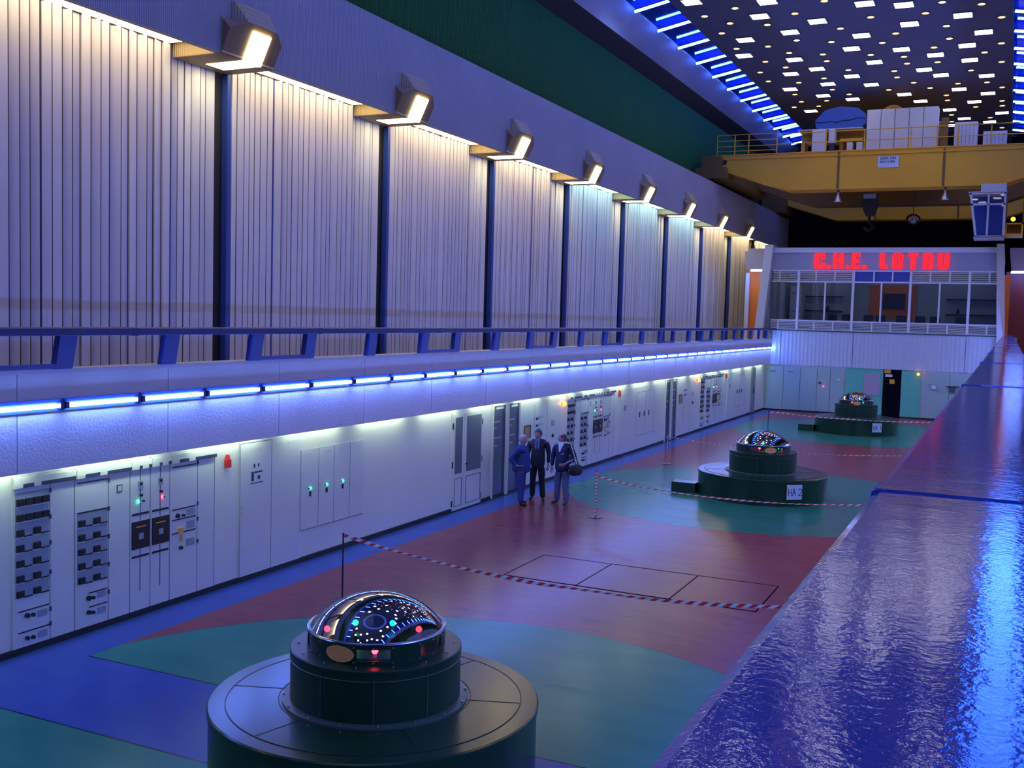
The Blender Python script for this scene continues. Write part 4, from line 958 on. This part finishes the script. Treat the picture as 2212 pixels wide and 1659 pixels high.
# ---------------------------------------------------------------- overhead crane
def girder(y0, y1, parent, name='girder', m=m_yellow):
    b = MB(); prof = [(-13.95, 12.92), (-13.95, 12.25), (-13.45, 12.12), (-10.25, 11.12), (-.70, 11.12), (2.6, 12.2), (2.9, 12.3), (2.9, 12.92)]
    b.poly(prof, lambda u, v, w: (u, w, v), y0, y1)
    o = b.build(name, m, parent)
    MB().box(-14.0, 2.95, y0 - .06, y1 + .06, 12.72, 12.76).box(-14.0, 2.95, y0 - .05, y1 + .05, 12.92, 12.97).build('top_flange', m, parent)
    for x in (-7.9, -3.15): MB().box(x - .06, x + .06, y0 - .015, y0, 11.14, 12.9).build('web_stiffener', m_yellowdk, parent)
    MB().tube([(-13.55, y0 + .05, 12.62), (-13.55, y0 - .02, 12.62)], .17, 20).build('pin_hole', m_cranedark, parent)
    return o
t = thing('bridge_crane', 'big yellow overhead bridge crane spanning the far end of the hall', 'crane', (-5.5, 57, 12))
girder(53, 54.3, t); girder(60.4, 61.7, t, 'girder', m_yellowdk)  # same yellow crane; the rear girder's dimness is put into its colour
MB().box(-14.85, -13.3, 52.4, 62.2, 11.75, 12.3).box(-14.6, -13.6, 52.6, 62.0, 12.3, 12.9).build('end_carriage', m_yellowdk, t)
MB().box(2.2, 3.7, 52.4, 62.2, 11.75, 12.5).build('end_carriage', m_yellowdk, t)
for y in (52.9, 54.3, 60.3, 61.7): MB().tube([(-14.5, y, 11.86), (-14.1, y, 11.86)], .28, 16).build('wheel', m_cranedark, t)
# walkway railings
for y in (52.95,):
    r = MB()
    for z in (13.90, 13.40): r.tube([(-10.9, y, z), (2.8, y, z)], .022, 6)
    for z in (13.95, 13.66, 13.38, 13.14): r.tube([(-13.9, y, z), (-10.9, y, z)], .018, 6)
    r.build('railing', m_yellow, t)
    for x in (-13.9, -13.0, -12.3, -10.9, -8.53, -6.75, -4.65, -3.5, -2.59, -1.2, .3, 1.6): MB().tube([(x, y, 12.95), (x, y, 13.95)], .028, 6).build('railing_post', m_yellow, t)
MB().box(-3.36, -3.05, 53.0, 53.2, 12.95, 14.3).build('column', m_yellowdk, t)
# trolley and machinery
tr_ = MB().box(-10.1, -3.0, 54.6, 60.2, 12.95, 13.25).box(-10.0, -6.95, 54.6, 55.0, 13.55, 14.08).box(-7.95, -6.9, 53.4, 54.4, 13.50, 13.60)
for x in (-9.9, -8.05, -7.0): tr_.box(x, x + .18, 54.0, 54.9, 12.95, 13.6)
tr_.build('trolley', m_yellow, t)
MB().box(-10.0, -6.9, 53.4, 54.6, 14.08, 14.12).build('trolley_shelf', m_cranewhite, t)
rg = MB().lathe([(.60, -.2), (.60, .2), (.46, .2), (.46, -.2), (.60, -.2)], (0, 0, 0), 32)
rg.v = [(-5.75 + p[0], 55.4 + p[2], 14.85 + p[1]) for p in rg.v]; rg.build('brake_drum', m_yellow, t)
dr = MB().tube([(-6.6, 57, 14.0), (-3.4, 57, 14.0)], .85, 28).build('rope_drum', m_yellowdk, t, smooth=True)
b = MB().poly([(-9.26, 14.62), (-8.8, 15.12), (-8.05, 15.26), (-7.24, 15.15), (-6.88, 14.86), (-6.86, 14.38), (-7.19, 14.1), (-8.9, 14.14), (-9.22, 14.30)], lambda u, v, w: (u, w, v), 53.9, 55.6)
b.build('blue_cover', m_craneblue, t, label='faceted blue machinery cover')
c2 = MB(); pts = [(-9.24, 14.55), (-8.9, 14.50), (-8.6, 14.57), (-8.2, 14.5), (-7.9, 14.58), (-7.6, 14.57), (-7.2, 14.68), (-6.9, 14.62)]
c2.tube([(x, 53.88, z) for x, z in pts], .018, 6).build('cover_seam', m_cranedark, t)
t2 = thing('crane_cabinet', 'large white panelled electrical cabinet on top of the crane', 'cabinet', (-5.1, 53.6, 12.98))
MB().box(-6.72, -3.53, 53.3, 54.1, 12.99, 14.9).build('housing', m_cranewhite, t2, bevel=.02)
g = MB()
for k in range(1, 5): x = -6.72 + 3.19 * k / 5; g.box(x - .012, x + .012, 53.29, 53.30, 13.0, 14.88)
g.build('door_gap', m_cabdk, t2)
for x0, x1, z0, z1, lab in ((-2.8, -1.8, 12.98, 14.1, 'tall ribbed white unit on the crane right of the large cabinet'), (-1.56, -.55, 12.98, 13.62, 'low ribbed white unit at the right on the crane'), (-9.27, -8.62, 12.98, 14.08, 'plain white cabinet at the left of the blue crane cover'), (-8.49, -8.17, 13.4, 14.06, 'narrow white box beneath the blue crane cover'), (-7.61, -7.33, 13.02, 13.4, 'small white box on the crane under the shelf, left one'), (-7.16, -6.88, 13.02, 13.4, 'small white box on the crane under the shelf, right one')):
    q = thing('crane_cabinet', lab, 'cabinet', (x0, 53.3, z0)); rib = 'ribbed' in lab
    MB().box(x0, x1, 53.3, 53.9, z0 if z0 > 13.3 else 12.97, z1).build('housing', m_cranewhite, q, bevel=.015)
    if rib:
        g = MB()
        for k in range(1, 6): x = x0 + (x1 - x0) * k / 6; g.box(x - .02, x + .02, 53.29, 53.30, z0 + .1, z1 - .1)
        g.build('vent_slot', m_panelblue, q)
        MB().box(x0 - .1, x1 + .1, 53.28, 54.0, 12.96, 12.99).build('blue_plinth', m_blue, q)
    if z0 > 13.3: MB().box(x0 + .05, x1 - .05, 53.4, 53.8, 12.97, 13.4).build('foot', m_black, q)
# plate on the girder
t3 = thing('crane_sign', 'white lettered plate on the yellow crane girder', 'sign', (-5.62, 52.97, 12.1))
MB().box(-6.08, -5.15, 52.96, 53.0, 12.08, 12.61).build('plate', m_signplate, t3)
write('SARCINA', (-5.98, 52.96, 12.46), (1, 0, 0), (0, -1, 0), .11, .075, .03, .022, t3, m_text, .006)
write('MAXIMA', (-5.98, 52.96, 12.29), (1, 0, 0), (0, -1, 0), .11, .08, .035, .022, t3, m_text, .006)
# lamps, hook, globe
def bell(x, y, z, lab):
    q = thing('bell_lamp', lab, 'lamp', (x, y, z))
    MB().lathe([(.05, .0), (.06, -.12), (.10, -.2), (.16, -.35), (.20, -.46), (.19, -.46), (.05, -.2)], (x, y, z - .12), 20).build('shade', m_bolt, q, smooth=True)
    MB().tube([(x, y, z), (x, y, z - .14)], .05, 10).build('holder', m_cranedark, q)
bell(-7.9, 53.3, 11.12, 'silver bell lamp hanging under the crane girder, left one'); bell(-3.05, 53.3, 11.12, 'silver bell lamp hanging under the crane girder, right one')
q = thing('hook_block', 'dark hook block hanging on ropes below the crane', 'hook', (-6.85, 57, 10))
hull([[(x, y, z) for x, z in ((-7.1, 11.25), (-6.5, 11.25), (-7.25, 10.8), (-6.4, 10.8), (-7.0, 10.2), (-6.65, 10.2)) for y in (56.7, 57.3)]], m_cranedark, 'block', q)
MB().box(-7.12, -6.52, 56.62, 56.7, 11.05, 11.28).build('cross_plate', m_panelblue, q)
rp = MB()
for x in (-7.2, -7.05, -6.9, -6.75, -6.6, -6.45): rp.tube([(x, 57, 11.2), (x * 1.02 + .13, 57, 13.0)], .015, 5)
rp.build('ropes', m_cranedark, q)
MB().tube([(-6.84, 57, 10.25), (-6.84, 57, 9.85), (-6.6, 57, 9.6), (-6.84, 57, 9.42), (-7.08, 57, 9.6)], .10, 10).build('hook', m_black, q)
q = thing('globe_lamp', 'unlit glass globe lamp hanging beyond the crane girder', 'lamp', (-4.7, 57, 10))
MB().sphere((-4.7, 57, 10.0), .33, 20, 0, (1.1, 1, .8)).build('globe', m_glass, q, smooth=True); MB().sphere((-4.7, 57, 9.9), .15, 12).build('reflector', m_bolt, q); MB().tube([(-4.7, 57, 10.25), (-4.7, 57, 13.0)], .02, 6).build('rod', m_cranedark, q)
# operator cab
q = thing('crane_cab', 'glazed operator cab hanging below the right end of the crane', 'cab', (-1.2, 52.6, 8.7))
def cabx(z, s): return (-1.66 + (z - 8.73) / (10.7 - 8.73) * -.30) if s < 0 else -.44
fr = MB()
for z in (8.73, 10.18, 10.68): fr.box(cabx(z, -1), -.44, 52.3, 52.38, z - .04, z + .04)
fr.poly([(-1.66, 8.73), (-1.56, 8.73), (-1.86, 10.7), (-1.96, 10.7)], lambda u, v, w: (u, w, v), 52.3, 52.38)
fr.box(-.52, -.42, 52.3, 52.38, 8.73, 10.7); fr.box(-1.19, -1.11, 52.3, 52.38, 8.75, 10.68)
fr.box(-.52, -.42, 53.9, 53.98, 8.73, 10.7); fr.box(-1.7, -.44, 52.3, 53.98, 8.66, 8.72)
fr.build('frame', m_cranewhite, q)
MB().poly([(-1.62, 8.76), (-.5, 8.76), (-.5, 10.66), (-1.9, 10.66)], lambda u, v, w: (u, w, v), 52.33, 52.35).build('glass', m_glass, q)
MB().poly([(-1.66, 8.73), (-.44, 8.73), (-.44, 10.7), (-1.96, 10.7)], lambda u, v, w: (u, w, v), 53.9, 53.98).build('back_panel', m_blue, q)
MB().box(-1.5, -.44, 52.6, 53.6, 10.72, 11.14).build('hanger', m_cranewhite, q); MB().box(-2.0, -.4, 52.3, 53.98, 10.7, 10.76).build('roof', m_cranewhite, q)
e = MB().box(-.42, .33, 52.4, 53.4, 8.73, 8.86).box(-.42, -.34, 52.4, 53.4, 8.86, 9.34).box(.25, .33, 52.4, 53.4, 8.86, 9.34).box(-.42, .33, 52.4, 53.4, 9.28, 9.34).box(-.34, .25, 53.3, 53.4, 8.86, 9.3)
e.build('side_platform', m_yellow, q)
MB().box(-.42, -.36, 52.4, 52.46, 9.34, 11.1).box(.27, .33, 52.4, 52.46, 9.34, 11.4).build('platform_post', m_yellowdk, q)
MB().sphere((-.1, 52.9, 9.55), .10, 12).build('lamp', m_amber, q)
t = thing('bridge_crane', 'second yellow crane parked in the dark at the very end of the hall', 'crane', (-5.5, 69.5, 12))
girder(68.8, 70, t)
MB().box(-14.85, -13.3, 68.2, 70.8, 11.60, 12.9).build('end_carriage', m_yellowdk, t)
for sx in (-14.5, 3.0): struct(MB().box(sx, sx + .4, -9, 72, 11.51, 11.58).build('trim_rail', m_cranedark))

# ---------------------------------------------------------------- people
def skin_mesh(chains, name, mats, parent, sub=2, zmat=None):
    """chains: list of lists of (pos, rx, ry); chains may start with an int pair to branch"""
    me = bpy.data.meshes.new(name); vs = []; es = []; rad = []
    idx = {}
    for ch in chains:
        prev = None
        for p in ch:
            if isinstance(p, str): prev = idx[p]; continue
            key, pos, rx, ry = p
            i = len(vs); vs.append(pos); rad.append((rx, ry)); idx[key] = i
            if prev is not None: es.append((prev, i))
            prev = i
    me.from_pydata(vs, es, [])
    o = bpy.data.objects.new(name, me); COL.objects.link(o)
    md = o.modifiers.new('skin', 'SKIN'); md.use_smooth_shade = True; md.branch_smoothing = .6
    for i, (rx, ry) in enumerate(rad): me.skin_vertices[0].data[i].radius = (rx, ry); me.skin_vertices[0].data[i].use_root = (i == 0)
    sb = o.modifiers.new('sub', 'SUBSURF'); sb.levels = sub; sb.render_levels = sub
    dg = bpy.context.evaluated_depsgraph_get(); dg.update()
    nm = bpy.data.meshes.new_from_object(o.evaluated_get(dg)); bpy.data.objects.remove(o)
    nm.name = name; nm.materials.clear()
    for m in (mats if isinstance(mats, list) else [mats]): nm.materials.append(m)
    r = bpy.data.objects.new(name, nm); COL.objects.link(r); r.parent = parent
    return r
def join_into(o, mb):
    me = o.data; bm = bmesh.new(); bm.from_mesh(me); n0 = len(bm.verts)
    vs = [bm.verts.new(p) for p in mb.v]
    for f in mb.f:
        try: q = bm.faces.new([vs[i] for i in f]); q.smooth = True
        except ValueError: pass
    bm.to_mesh(me); bm.free()
def head_mb(c, yaw, tilt=0, s=1.0):
    # local: forward +x; an ellipsoid shaped with jaw, nose, brow, ears
    b = MB(); n = 24; h = 18; R = Matrix.Rotation(yaw, 3, 'Z') @ Matrix.Rotation(tilt, 3, 'Y')
    for j in range(h + 1):
        t = PI * j / h; z = math.cos(t)
        for i in range(n):
            a = 2 * PI * i / n; x, y = math.sin(t) * math.cos(a), math.sin(t) * math.sin(a)
            rx, ry, rz = .098, .076, .118
            if z < -.1: k = (-.1 - z); ry *= 1 - .34 * k; rx *= 1 - .12 * k
            if z < 0 and x < 0: rx *= 1 - .25 * (-z)
            p = Vector((x * rx, y * ry, z * rz))
            fr = max(0, x)
            if abs(y) < .28 and fr > .6: 
                if -.32 < z < .08: p.x += .020 * (1 - abs(y) / .28) * (1 - abs(z + .18) / .26 if abs(z + .18) < .26 else 0)
                if -.60 < z < -.42: p.x += .006
                if z < -.78: p.x += .008
            if fr > .55 and .02 < z < .20 and .15 < abs(y) < .5: p.x -= .009
            b.v.append(tuple(Vector(c) + R @ (p * s)))
    for j in range(h):
        for i in range(n):
            k = (i + 1) % n; b.f.append((j * n + i, (j + 1) * n + i, (j + 1) * n + k, j * n + k)); b.m.append(0)
    for sd in (-1, 1):
        e = MB().sphere((0, 0, 0), 1, 8); st = len(b.v)
        for q in e.v: b.v.append(tuple(Vector(c) + R @ (Vector((-.005 + q[0] * .020, sd * .077 + q[1] * .009, -.01 + q[2] * .032)) * s)))
        for f in e.f: b.f.append(tuple(st + i for i in f)); b.m.append(0)
    return b, R
def hair_mb(c, R, s, bald):
    b = MB(); n = 24; h = 10
    zc = -.25
    for j in range(h + 1):
        t = (PI * .62) * j / h
        for i in range(n):
            a = 2 * PI * i / n; x, y, z = math.sin(t) * math.cos(a), math.sin(t) * math.sin(a), math.cos(t)
            if x > .35: z = max(z, .42 + .35 * (x - .35)); 
            g = 1.07 if not bald else (1.05 if z < .6 else .985)
            b.v.append(tuple(Vector(c) + R @ (Vector((x * .098 * g - .004, y * .076 * g * 1.02, z * .118 * g)) * s)))
    for j in range(h):
        for i in range(n):
            k = (i + 1) % n; b.f.append((j * n + i, (j + 1) * n + i, (j + 1) * n + k, j * n + k)); b.m.append(0)
    return b
def person(name_label, loc, heading, H, pose, head_yaw, head_tilt, mats, build=1.0, bald=False, extra=None):
    s = H / 1.75
    t = thing('person', name_label, 'person', loc); t.rotation_euler = (0, 0, heading)
    V = lambda p: tuple(Vector(p) * s)
    bw = build
    J = dict(pel=(0, 0, .95), wai=(-.01, 0, 1.08), che=(.0, 0, 1.27), nb=(-.01, 0, 1.44), nt=(.01, 0, 1.52),
             sL=(-.01, .20, 1.435), sR=(-.01, -.20, 1.435), hL=(0, .095, .92), hR=(0, -.095, .92))
    J.update(pose)
    hc = Vector((.035, 0, 1.618)); 
    # body: neck, forearms, hands, hidden core
    ch = [[('a', V(J['pel']), .07, .09), ('b', V(J['che']), .05, .08), ('c', V(J['nb']), .055, .06), ('d', V(J['nt']), .05, .052), ('e', V(tuple(hc - Vector((0, 0, .05)))), .052, .055)]]
    for sd in 'LR':
        el, wr = J['e' + sd], J['w' + sd]; sh = J['s' + sd]; hd = Vector(J['k' + sd]); wv = Vector(wr); d = (hd - wv).normalized()
        ch.append(['b', ('s' + sd, V(sh), .022, .022), ('e' + sd, V(el), .028, .028), ('w' + sd, V(wr), .026, .022), ('p' + sd, V(tuple(wv + d * .06)), .032, .018), ('k' + sd, V(tuple(wv + d * .095)), .034, .016)])
        kn, an = J['n' + sd], J['a' + sd]
        ch.append(['a', ('h' + sd, V(J['h' + sd]), .05, .05), ('n' + sd, V(kn), .04, .04), ('an' + sd, V(an), .034, .034)])
    body = skin_mesh(ch, 'body', mats['skin'], t)
    hb, R = head_mb(V(tuple(hc)), head_yaw, head_tilt, s * 1.07); join_into(body, hb)
    for sd in 'LR':   # five fingers on each hand
        wv, hd = Vector(J['w' + sd]), Vector(J['k' + sd]); d = (hd - wv).normalized(); side = d.cross(Vector((1, .2, .1))).normalized(); cu_ = d.cross(side) * (1 if sd == 'L' else -1)
        f = MB()
        for i, (o_, ln) in enumerate(((-.026, .066), (-.009, .078), (.009, .074), (.026, .058))):
            a = wv + d * .09 + side * o_; f.tube([V(a), V(a + d * ln * .5 + cu_ * .006), V(a + d * ln * .85 + cu_ * .022), V(a + d * ln + cu_ * .036)], [.0095 * s, .009 * s, .008 * s, .006 * s], 8)
        a = wv + d * .035 + side * -.024; f.tube([V(a), V(a + side * -.025 + d * .028 + cu_ * .012), V(a + side * -.030 + d * .058 + cu_ * .022)], [.012 * s, .010 * s, .008 * s], 8)
        join_into(body, f)
    hm_ = hair_mb(V(tuple(hc)), R, s * 1.07, bald); 
    me = bpy.data.meshes.new('hair'); me.from_pydata(hm_.v, [], hm_.f); me.materials.append(mats['hair']); me.polygons.foreach_set('use_smooth', [True] * len(hm_.f)); o = bpy.data.objects.new('hair', me); COL.objects.link(o); o.parent = t
    def childmb(nm, mb, m, smooth=True):
        me = bpy.data.meshes.new(nm); me.from_pydata([tuple(v) for v in mb.v], [], mb.f); me.materials.append(m); me.polygons.foreach_set('use_smooth', [smooth] * len(mb.f)); o = bpy.data.objects.new(nm, me); COL.objects.link(o); o.parent = t; return o
    ey = MB()
    for sd in (-1, 1): ey.sphere(tuple(Vector(V(tuple(hc))) + R @ (Vector((.082, sd * .031, .012)) * s)), .011 * s, 8)
    childmb('eyes', ey, m_eye)
    mo = MB().sphere(tuple(Vector(V(tuple(hc))) + R @ (Vector((.083, 0, -.062)) * s)), .018 * s, 8, 0, (.4, 1.2, .35)); childmb('mouth', mo, mats.get('lip', m_brownshoe))
    if mats.get('moustache'):
        mo = MB().sphere(tuple(Vector(V(tuple(hc))) + R @ (Vector((.090, 0, -.044)) * s)), .026 * s, 8, 0, (.45, 1.3, .35)); childmb('moustache', mo, mats['moustache'])
    # jacket with sleeves
    belly = .155 * bw
    ch = [[('a', V((J['pel'][0] + .0, 0, .78)), .160 * bw, .200 * bw), ('a1', V((J['pel'][0] + .005, 0, .92)), .165 * bw, .205 * bw), ('a2', V((J['wai'][0] + .018 * bw, 0, 1.08)), belly * 1.12, .205 * bw), ('b', V(J['che']), .155 * bw, .215 * bw), ('b2', V((-.01, 0, 1.43)), .115, .185), ('c', V((-.0, 0, 1.53)), .078, .085)]]
    for sd in 'LR':
        ch.append(['b2', ('s' + sd, V(J['s' + sd]), .070, .074), ('m' + sd, V(tuple((Vector(J['s' + sd]) + Vector(J['e' + sd])) / 2)), .074, .072), ('e' + sd, V(J['e' + sd]), .066, .064), ('w' + sd, V(tuple(Vector(J['w' + sd]) * .95 + Vector(J['e' + sd]) * .05)), .052, .050)])
    jk = skin_mesh(ch, 'jacket', mats['top'], t)
    core = MB(); ring = []
    for z, rx, ry in ((.80, .12, .155), (.92, .125, .16), (1.06, .13, .16), (1.2, .125, .165), (1.32, .11, .17), (1.40, .085, .15), (1.46, .06, .09)): ring.append((z, rx * (bw if z < 1.25 else 1), ry))
    st = 0
    for z, rx, ry in ring: core.v += [V((rx * math.cos(2 * PI * i / 20), ry * math.sin(2 * PI * i / 20), z)) for i in range(20)]
    for j in range(len(ring) - 1):
        for i in range(20): core.f.append((j * 20 + i, j * 20 + (i + 1) % 20, (j + 1) * 20 + (i + 1) % 20, (j + 1) * 20 + i)); core.m.append(0)
    join_into(jk, core)
    # trousers
    ch = [[('a', V((0, 0, 1.02)), .130 * bw, .165 * bw), ('a3', V((0, 0, .88)), .135 * bw, .175 * bw)]]
    for sd in 'LR':
        hp = Vector(J['h' + sd]); kn = Vector(J['n' + sd]); an = Vector(J['a' + sd])
        ch.append(['a3', ('h' + sd, V(tuple(hp - Vector((0, 0, .08)))), .112 * bw, .110 * bw), ('t' + sd, V(tuple((hp + kn) / 2)), .105, .10), ('n' + sd, V(tuple(kn)), .085, .082), ('c' + sd, V(tuple((kn + an) / 2)), .080, .077), ('an' + sd, V(tuple(an + Vector((0, 0, -.03)))), .076, .074)])
    skin_mesh(ch, 'trousers', mats['legs'], t)
    for sd in 'LR':
        an = Vector(J['a' + sd]); fd = Vector((math.cos(pose.get('f' + sd, 0)), math.sin(pose.get('f' + sd, 0)), 0))
        sh = skin_mesh([[('a', V(tuple(Vector((an.x, an.y, .062)) - fd * .045)), .038, .040), ('b', V(tuple(Vector((an.x, an.y, .050)) + fd * .07)), .036, .042), ('c', V(tuple(Vector((an.x, an.y, .036)) + fd * .165)), .024, .036)]], 'shoe', mats['shoe'], t)
        lo = min(v.co.z for v in sh.data.vertices)
        for v in sh.data.vertices: v.co.z -= lo
    if extra: extra(t, V, childmb, J)
    return t
std = dict(nL=(.02, .11, .50), nR=(.02, -.11, .50), aL=(0, .125, .09), aR=(0, -.125, .09))
# left man: heavy-set, back half turned, hand on hip
p1 = dict(std, eL=(-.17, .33, 1.16), wL=(-.03, .21, .99), kL=(.06, .17, .95), eR=(-.22, -.32, 1.17), wR=(-.06, -.24, 1.0), kR=(.03, -.225, .985), aL=(-.03, .12, .09), aR=(.05, -.12, .09), fL=.3, fR=-.3)
def ex1(t, V, cm, J):
    cm('badge', MB().hexa([V(p) for p in ((.165, -.10, 1.22), (.175, -.10, 1.22), (.185, -.055, 1.22), (.175, -.05, 1.22), (.155, -.10, 1.28), (.165, -.10, 1.28), (.175, -.055, 1.28), (.165, -.05, 1.28))]), m_whitecloth, False)
    cm('red_tag', MB().hexa([V(p) for p in ((-.02, -.21, .83), (.10, -.21, .83), (.10, -.19, .83), (-.02, -.19, .83), (-.02, -.21, .855), (.10, -.21, .855), (.10, -.19, .855), (-.02, -.19, .855))]), m_redbox, False)
person('grey-haired heavy person in blue work jacket and trousers, leftmost of the three, hand on hip', (-10.50, 22.80, 0), math.radians(12), 1.72, p1, math.radians(0), 0, dict(skin=m_skin, hair=m_hairgrey, top=m_jacketblue, legs=m_jacketblue, shoe=m_shoe), 1.24, True, ex1)
p2 = dict(std, eL=(-.04, .27, 1.13), wL=(.02, .26, .90), kL=(.05, .25, .80), eR=(-.04, -.27, 1.13), wR=(.04, -.27, .90), kR=(.07, -.26, .80), aL=(.06, .16, .09), aR=(-.05, -.13, .09), fL=.35, fR=-.2)
def ex2(t, V, cm, J):
    cm('shirt', MB().hexa([V(p) for p in ((.165, -.035, .98), (.210, -.035, .98), (.210, .035, .98), (.165, .035, .98), (.06, -.06, 1.52), (.135, -.06, 1.50), (.135, .06, 1.50), (.06, .06, 1.52))] ), m_shirt, False)
    cm('tie', MB().hexa([V(p) for p in ((.190, -.014, 1.0), (.216, -.014, 1.0), (.216, .014, 1.0), (.190, .014, 1.0), (.130, -.012, 1.47), (.141, -.012, 1.47), (.141, .012, 1.47), (.130, .012, 1.47))]), m_navy, False)
person('dark-suited person with light blue shirt and moustache standing in the middle of the three', (-10.42, 23.62, 0), math.radians(-78), 1.79, p2, math.radians(-22), .15, dict(skin=m_skin, hair=m_hairdark, top=m_suit, legs=m_dktrouser, shoe=m_shoe, moustache=m_hairdark), 1.14, False, ex2)
p3 = dict(std, eL=(-.02, .30, 1.15), wL=(.16, .18, 1.02), kL=(.22, .10, 1.0), eR=(-.02, -.29, 1.14), wR=(.04, -.28, .90), kR=(.06, -.27, .81), aL=(.02, .15, .09), aR=(-.02, -.14, .09), fL=.1, fR=-.5)
def ex3(t, V, cm, J):
    b = MB()
    for sd, yo in (('L', 1), ('R', -1)):
        sh_, el_, wr_ = (Vector(J[k + sd]) for k in 'sew'); off = Vector((.035, yo * .050, .02))
        b.tube([V(tuple(q)) for q in (Vector((.02, yo * .10, 1.53)), sh_ + Vector((.02, yo * .02, .072)), (sh_ + el_) / 2 + off, el_ + off)], .013, 6)
        b.tube([V(tuple(q)) for q in (el_ + Vector((.03, yo * .045, 0)), wr_ + Vector((.02, yo * .03, .03)))], .012, 6)
    cm('sleeve_stripe', b, m_whitecloth)
    c = MB().hexa([V(p) for p in ((.150, -.012, 1.30), (.168, -.012, 1.30), (.168, .012, 1.30), (.150, .012, 1.30), (.040, -.085, 1.53), (.098, -.085, 1.53), (.098, .085, 1.53), (.040, .085, 1.53))])
    cm('white_collar', c, m_whitecloth, False)
    cm('chest_logo', MB().hexa([V(p) for p in ((.150, .02, 1.22), (.176, .02, 1.22), (.162, .11, 1.25), (.140, .11, 1.25), (.150, .02, 1.24), (.176, .02, 1.24), (.162, .11, 1.27), (.140, .11, 1.27))]), m_whitecloth, False)
P3 = (-9.69, 23.46, 0); H3 = math.radians(-98)
person('person in navy track top with white sleeve stripes and grey trousers, rightmost of the three', P3, H3, 1.75, p3, math.radians(-58), 0, dict(skin=m_skin, hair=m_hairdark, top=m_navy, legs=m_jeans, shoe=m_brownshoe), 1.08, True, ex3)
bt = thing('shoulder_bag', 'black shoulder bag carried at the hip of the person in the navy track top', 'bag', P3); bt.rotation_euler = (0, 0, H3)
def bagmesh(nm, chain, m):
    return skin_mesh(chain, nm, m, bt)
sp = MB().sphere((0, 0, 0), 1, 20); sgn = lambda v, e: math.copysign(abs(v) ** e, v)
vv = [(-.06 + .21 * sgn(q[0], .5), .34 + .10 * sgn(q[1], .5), .86 + .13 * sgn(q[2], .55)) for q in sp.v]
me = bpy.data.meshes.new('bag_body'); me.from_pydata(vv, [], sp.f); me.materials.append(m_bag); me.polygons.foreach_set('use_smooth', [True] * len(sp.f)); o = bpy.data.objects.new('bag_body', me); COL.objects.link(o); o.parent = bt
b = MB().tube([(-.08, .40, .98), (-.10, .30, 1.25), (-.09, .20, 1.46), (-.02, .17, 1.49), (.06, .20, 1.42), (.05, .33, 1.15), (-.02, .38, .98)], .012, 6)
me = bpy.data.meshes.new('strap'); me.from_pydata(b.v, [], b.f); me.materials.append(m_bag); o = bpy.data.objects.new('strap', me); COL.objects.link(o); o.parent = bt
